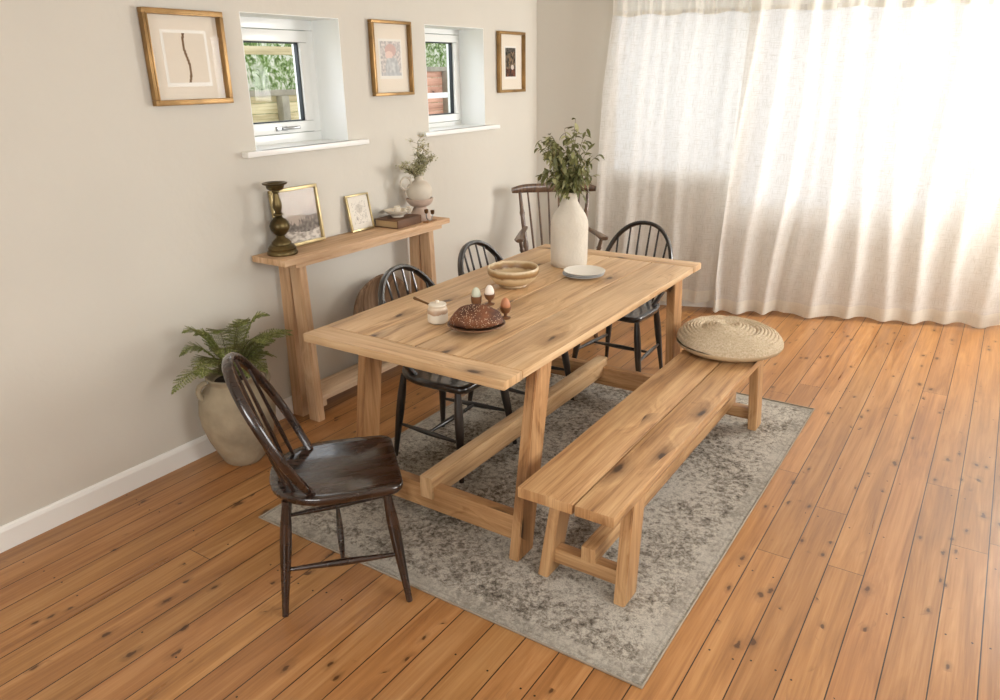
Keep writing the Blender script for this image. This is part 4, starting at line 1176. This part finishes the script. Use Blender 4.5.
def frond(az, L, rise, droop, width):
    d = Vector((math.cos(az), math.sin(az), 0)); pts = []
    for i in range(22):
        t_ = i / 21; pts.append(d * (L * (t_ * .95)) + Vector((0, 0, .86 * rise * math.sin(min(1, t_ * 1.15) * PI / 2) - droop * t_ * t_)))
    FS.sweep(pts, [.0024 * (1 - .8 * i / 21) for i in range(22)], None, None, 5)
    for i in range(2, 29):
        t_ = i / 29 * 21; a = int(t_); p_ = pts[a].lerp(pts[min(21, a + 1)], t_ - a); tg = (pts[min(21, a + 1)] - pts[max(0, a - 1)]).normalized()
        side = tg.cross(Vector((0, 0, 1))).normalized(); w = 1.15 * width * (math.sin(PI * min(1, (i / 29) * .9 + .12)) ** .8) * .5
        for sg in (1, -1):
            dd = (side * sg + tg * .45 + Vector((0, 0, r.uniform(-.25, .1)))).normalized()
            nseg = max(4, int(w / .0075))
            FS.sweep([p_, p_ + dd * w * .5, p_ + dd * w], .0006, None, None, 3)
            for q in range(nseg):
                c = p_ + dd * w * (q + .4) / nseg; ll = .0105 * (1 - .6 * q / nseg)
                for s2 in (1, -1): FL.leaf(c, dd * .6 + tg * s2, (0, 0, 1), ll, .0065, .1, 2)
for az, L, ri, dr, w in ((math.radians(-100), .20, .34, .02, .12), (math.radians(60), .30, .26, .06, .13), (math.radians(85), .36, .22, .05, .12), (math.radians(30), .22, .28, .06, .12), (math.radians(-60), .30, .26, .10, .13),
                         (math.radians(-20), .26, .22, .10, .12), (math.radians(5), .24, .30, .05, .11), (math.radians(110), .18, .30, .03, .10), (math.radians(-130), .14, .30, .03, .10), (math.radians(-85), .34, .20, .12, .13), (math.radians(45), .20, .36, .02, .11),
                         (math.radians(-40), .24, .30, .08, .13), (math.radians(70), .22, .18, .10, .13), (math.radians(-75), .24, .26, .12, .13), (math.radians(15), .20, .20, .12, .12), (math.radians(-110), .22, .28, .08, .12), (math.radians(-5), .16, .36, .02, .12), (math.radians(-50), .16, .34, .02, .12)):
    frond(az, L, ri, dr, w)
FS.build('fronds', M['stem'], fe); q = FL.build('leaves', M['fern'], fe, False); q['kind'] = 'stuff'

# ------------------------------------------------------------------ curtains
def curtain(name, label, sL, sR, zb, ztop, off, folds, seed, hemh=0.085):
    """sL(z), sR(z): side edges; folds: list of (centre 0..1, width, depth)."""
    origin = bw((sL(1.0) + sR(1.0)) / 2, off, 0)
    root = empty(name, origin, 0, label, 'curtain', 'sheer white curtains')
    r = random.Random(seed); nu, nz_ = 190, 46
    heading = 2.035
    def P(u, z, extra=0.0):
        s_ = sL(z) + (sR(z) - sL(z)) * u
        k = max(0, min(1, (heading - z) / heading))
        d = 0.0
        for c, w, a in folds: d += a * math.exp(-((u - c + .02 * math.sin(z * 2 + c * 9)) / w) ** 2) * (.45 + .75 * k)
        d += .006 * math.sin(u * 75 + seed) * (1 - k) + .010 * noise.noise(Vector((u * 7, z * 1.3, seed))) * (1 + k)
        d += .0035 * noise.noise(Vector((u * 30, z * 9, seed + 4)))
        z2 = z + (.012 * noise.noise(Vector((u * 9, seed, 1))) - d * .35) * (1 if z < .3 else 0) * max(0, 1 - z / .3)
        return bw(s_, off - d - extra, z2) - origin
    def sheet(nm, z0, z1, extra, mat, rows):
        mb = MB(); g = []
        for j in range(rows + 1):
            z = z0 + (z1 - z0) * j / rows; g.append([mb.bm.verts.new(P(i / nu, z, extra)) for i in range(nu + 1)])
        for j in range(rows):
            for i in range(nu):
                f = mb.bm.faces.new((g[j][i], g[j][i + 1], g[j + 1][i + 1], g[j + 1][i]))
                for l, (a, b_) in zip(f.loops, ((i, j), (i + 1, j), (i + 1, j + 1), (i, j + 1))):
                    l[mb.uv].uv = (a / nu * (sR(1) - sL(1)) + seed, z0 + (z1 - z0) * b_ / rows)
        return mb.build(nm, mat, root, angle=180)
    sheet('sheer_cloth', zb, heading + .01, 0, M['curtain'], nz_)
    sheet('hem', zb - .001, zb + hemh, .0025, M['curtain_double'], 6)
    hd = MB(); g = []
    for j in range(15):
        z = heading - .02 + (ztop - heading + .02) * j / 14
        row = []
        for i in range(nu * 2 + 1):
            u = i / (nu * 2); base_ = P(u, heading) + Vector((0, 0, z - heading)); e = max(0, z - heading) * 1.0
            base_ -= WN * ((.010 * math.sin(u * 130 + 2.2 * math.sin(u * 17 + seed)) + .006 * math.sin(u * 61)) * min(1, .3 + e * 5) + .003)
            row.append(hd.bm.verts.new(base_ + Vector((0, 0, .008 * math.sin(u * 23 + seed) if j == 0 else 0))))
        g.append(row)
    for j in range(14):
        for i in range(nu * 2):
            f = hd.bm.faces.new((g[j][i], g[j][i + 1], g[j + 1][i + 1], g[j + 1][i]))
            for l, (a, b_) in zip(f.loops, ((i, j), (i + 1, j), (i + 1, j + 1), (i, j + 1))): l[hd.uv].uv = (a / nu / 2, b_ * .02)
    hd.build('heading', M['curtain_double'], root, angle=180)
    return root
def edge(pts):
    def f(z):
        if z <= pts[0][0]: return pts[0][1]
        for (a, b_), (c, d) in zip(pts, pts[1:]):
            if z <= c: return b_ + (d - b_) * (z - a) / (c - a)
        return pts[-1][1]
    return f
curtain('curtain', 'sheer white linen curtain nearest the room corner', edge([(0, .44), (.5, .46), (.95, .463), (1.55, .482), (2.05, .537), (2.3, .545)]), edge([(0, 1.43), (2.3, 1.50)]), .065, 2.25, -.080,
        [(.04, .03, .035), (.22, .05, .028), (.47, .03, -.010), (.56, .045, .035), (.80, .04, .022), (.92, .03, -.01)], 2)
curtain('curtain', 'sheer white linen curtain overlapping on the right, hanging further forward', edge([(0, 1.34), (.5, 1.352), (1.03, 1.378), (1.6, 1.40), (2.3, 1.43)]), edge([(0, 3.24), (2.3, 3.18)]), .030, 2.25, -.155,
        [(.013, .012, .034), (.105, .028, .034), (.20, .02, .040), (.245, .015, -.018), (.34, .03, .034), (.46, .028, .036), (.58, .03, .034), (.70, .03, .036), (.82, .03, .034), (.93, .03, .034)], 6)
rod = MB(bw(1.7, -.15, 2.26)); rod.sweep([bw(.4, -.15, 2.26), bw(1.5, -.15, 2.26), bw(3.30, -.15, 2.26)], .012, None, (0, 0, 1), 14)
rod.sweep([bw(.385, -.15, 2.26), bw(.40, -.15, 2.26)], .02, None, (0, 0, 1), 14); rod.sweep([bw(3.30, -.15, 2.26), bw(3.32, -.15, 2.26)], .02, None, (0, 0, 1), 14)
for s_ in (.6, 1.7, 3.15): rod.sweep([bw(s_, -.15, 2.26), bw(s_, 0, 2.26)], .007, None, (0, 0, 1), 8)
tag(rod.build('curtain_rod', M['white_paint']), 'white curtain rod above the sheer curtains', 'curtain rod')

# ------------------------------------------------------------------ garden outside the small windows
gr = MB(); flat(gr, [(-9, -8), (-.30, -8), (-.30, 1.0), (-2.7, 2.5), (-2.7, 6.8), (-4.2, 10.0), (-9, 10.0)], -.30, -.25); struct('ground', gr, M['grass'])
def fence(name, x, y0, y1, top, mat, label, post_y, low=.9):
    root = empty(name, (x, (y0 + y1) / 2, -.25), 0, label, 'fence'); O = root.location
    mb = MB(O); z = -.15
    while z < top - .06:
        mb.box(x - .012, x + .012, y0, y1, z, z + .095, .003); z += .099
    mb.build('boards', mat, root)
    mb = MB(O); mb.box(x - .03, x + .035, y0, y1, top - .055, top, .004); mb.build('rail', M['fence_post'], root)
    for py in post_y:
        mb = MB(O); mb.box(x + .012, x + .095, py - .045, py + .045, -.25, top - .056, .004); mb.build('post', M['fence_post'], root)
    return root
fence('garden_fence', -3.2, -3.0, 1.7, 1.55, M['fence_wood'], 'weathered horizontal board fence seen through the nearer small window', (-1.5, .40))
fence('garden_fence', -3.3, 1.9, 6.0, 1.76, M['fence_red'], 'reddish board fence seen through the farther small window', (2.35, 3.2, 4.6))
rl = MB((-3.0, 3.9, -.25)); rl.box(-3.04, -2.98, 1.9, 6.0, 1.40, 1.46, .004)
for py in (2.2, 3.4, 5.0): rl.box(-3.04, -2.98, py - .03, py + .03, -.25, 1.40, .004)
tag(rl.build('white_rail', M['white_paint']), 'white garden rail in front of the reddish fence', 'rail')
pg = MB((-2.9, 0, -.25)); pg.box(-2.94, -2.86, -2.2, 1.5, 1.86, 1.93, .004)
for py in (-2.0, 1.4): pg.box(-2.94, -2.86, py - .04, py + .04, -.25, 1.86, .004)
tag(pg.build('pergola', M['fence_wood']), 'pale wooden beam frame standing in the garden before the hedge', 'pergola')
def hedge(cx, cy, sx, sy, z0, z1, n, seed, label):
    root = empty('hedge', (cx, cy, -.25), 0, label, 'hedge'); r = random.Random(seed)
    mb = MB((cx, cy, -.25)); bmesh.ops.create_icosphere(mb.bm, subdivisions=4, radius=1.0)
    for v in mb.bm.verts:
        k = 1 + .18 * noise.noise(v.co * 2.2 + Vector((seed, 0, 0))); c = v.co * k
        v.co = Vector((c.x * sx, c.y * sy, (z0 + z1) / 2 + .25 + c.z * (z1 - z0) / 2))
    pts = [v.co.copy() for v in mb.bm.verts]
    L = MB((cx, cy, -.25))
    for _ in range(n):
        p_ = r.choice(pts) + Vector((r.gauss(0, .09), r.gauss(0, .09), r.gauss(0, .09)))
        if p_.x < -.1: continue
        L.leaf(p_ + L.o, (r.uniform(-1, 1), r.uniform(-1, 1), r.uniform(-1, 1)), (0, 0, 1), r.uniform(.03, .07), .028, .2, 2)
    mb.build('twigs', M['hedge_core'], root); q = L.build('leaves', M['hedge'], root, False); q['kind'] = 'stuff'
hedge(-4.3, -.5, .7, 2.5, -.2, 3.1, 22000, 1, 'bright green bushy hedge behind the weathered garden fence')
hedge(-6.2, 5.2, .8, 3.6, -.2, 3.6, 22000, 2, 'pale green hedge behind the reddish garden fence')
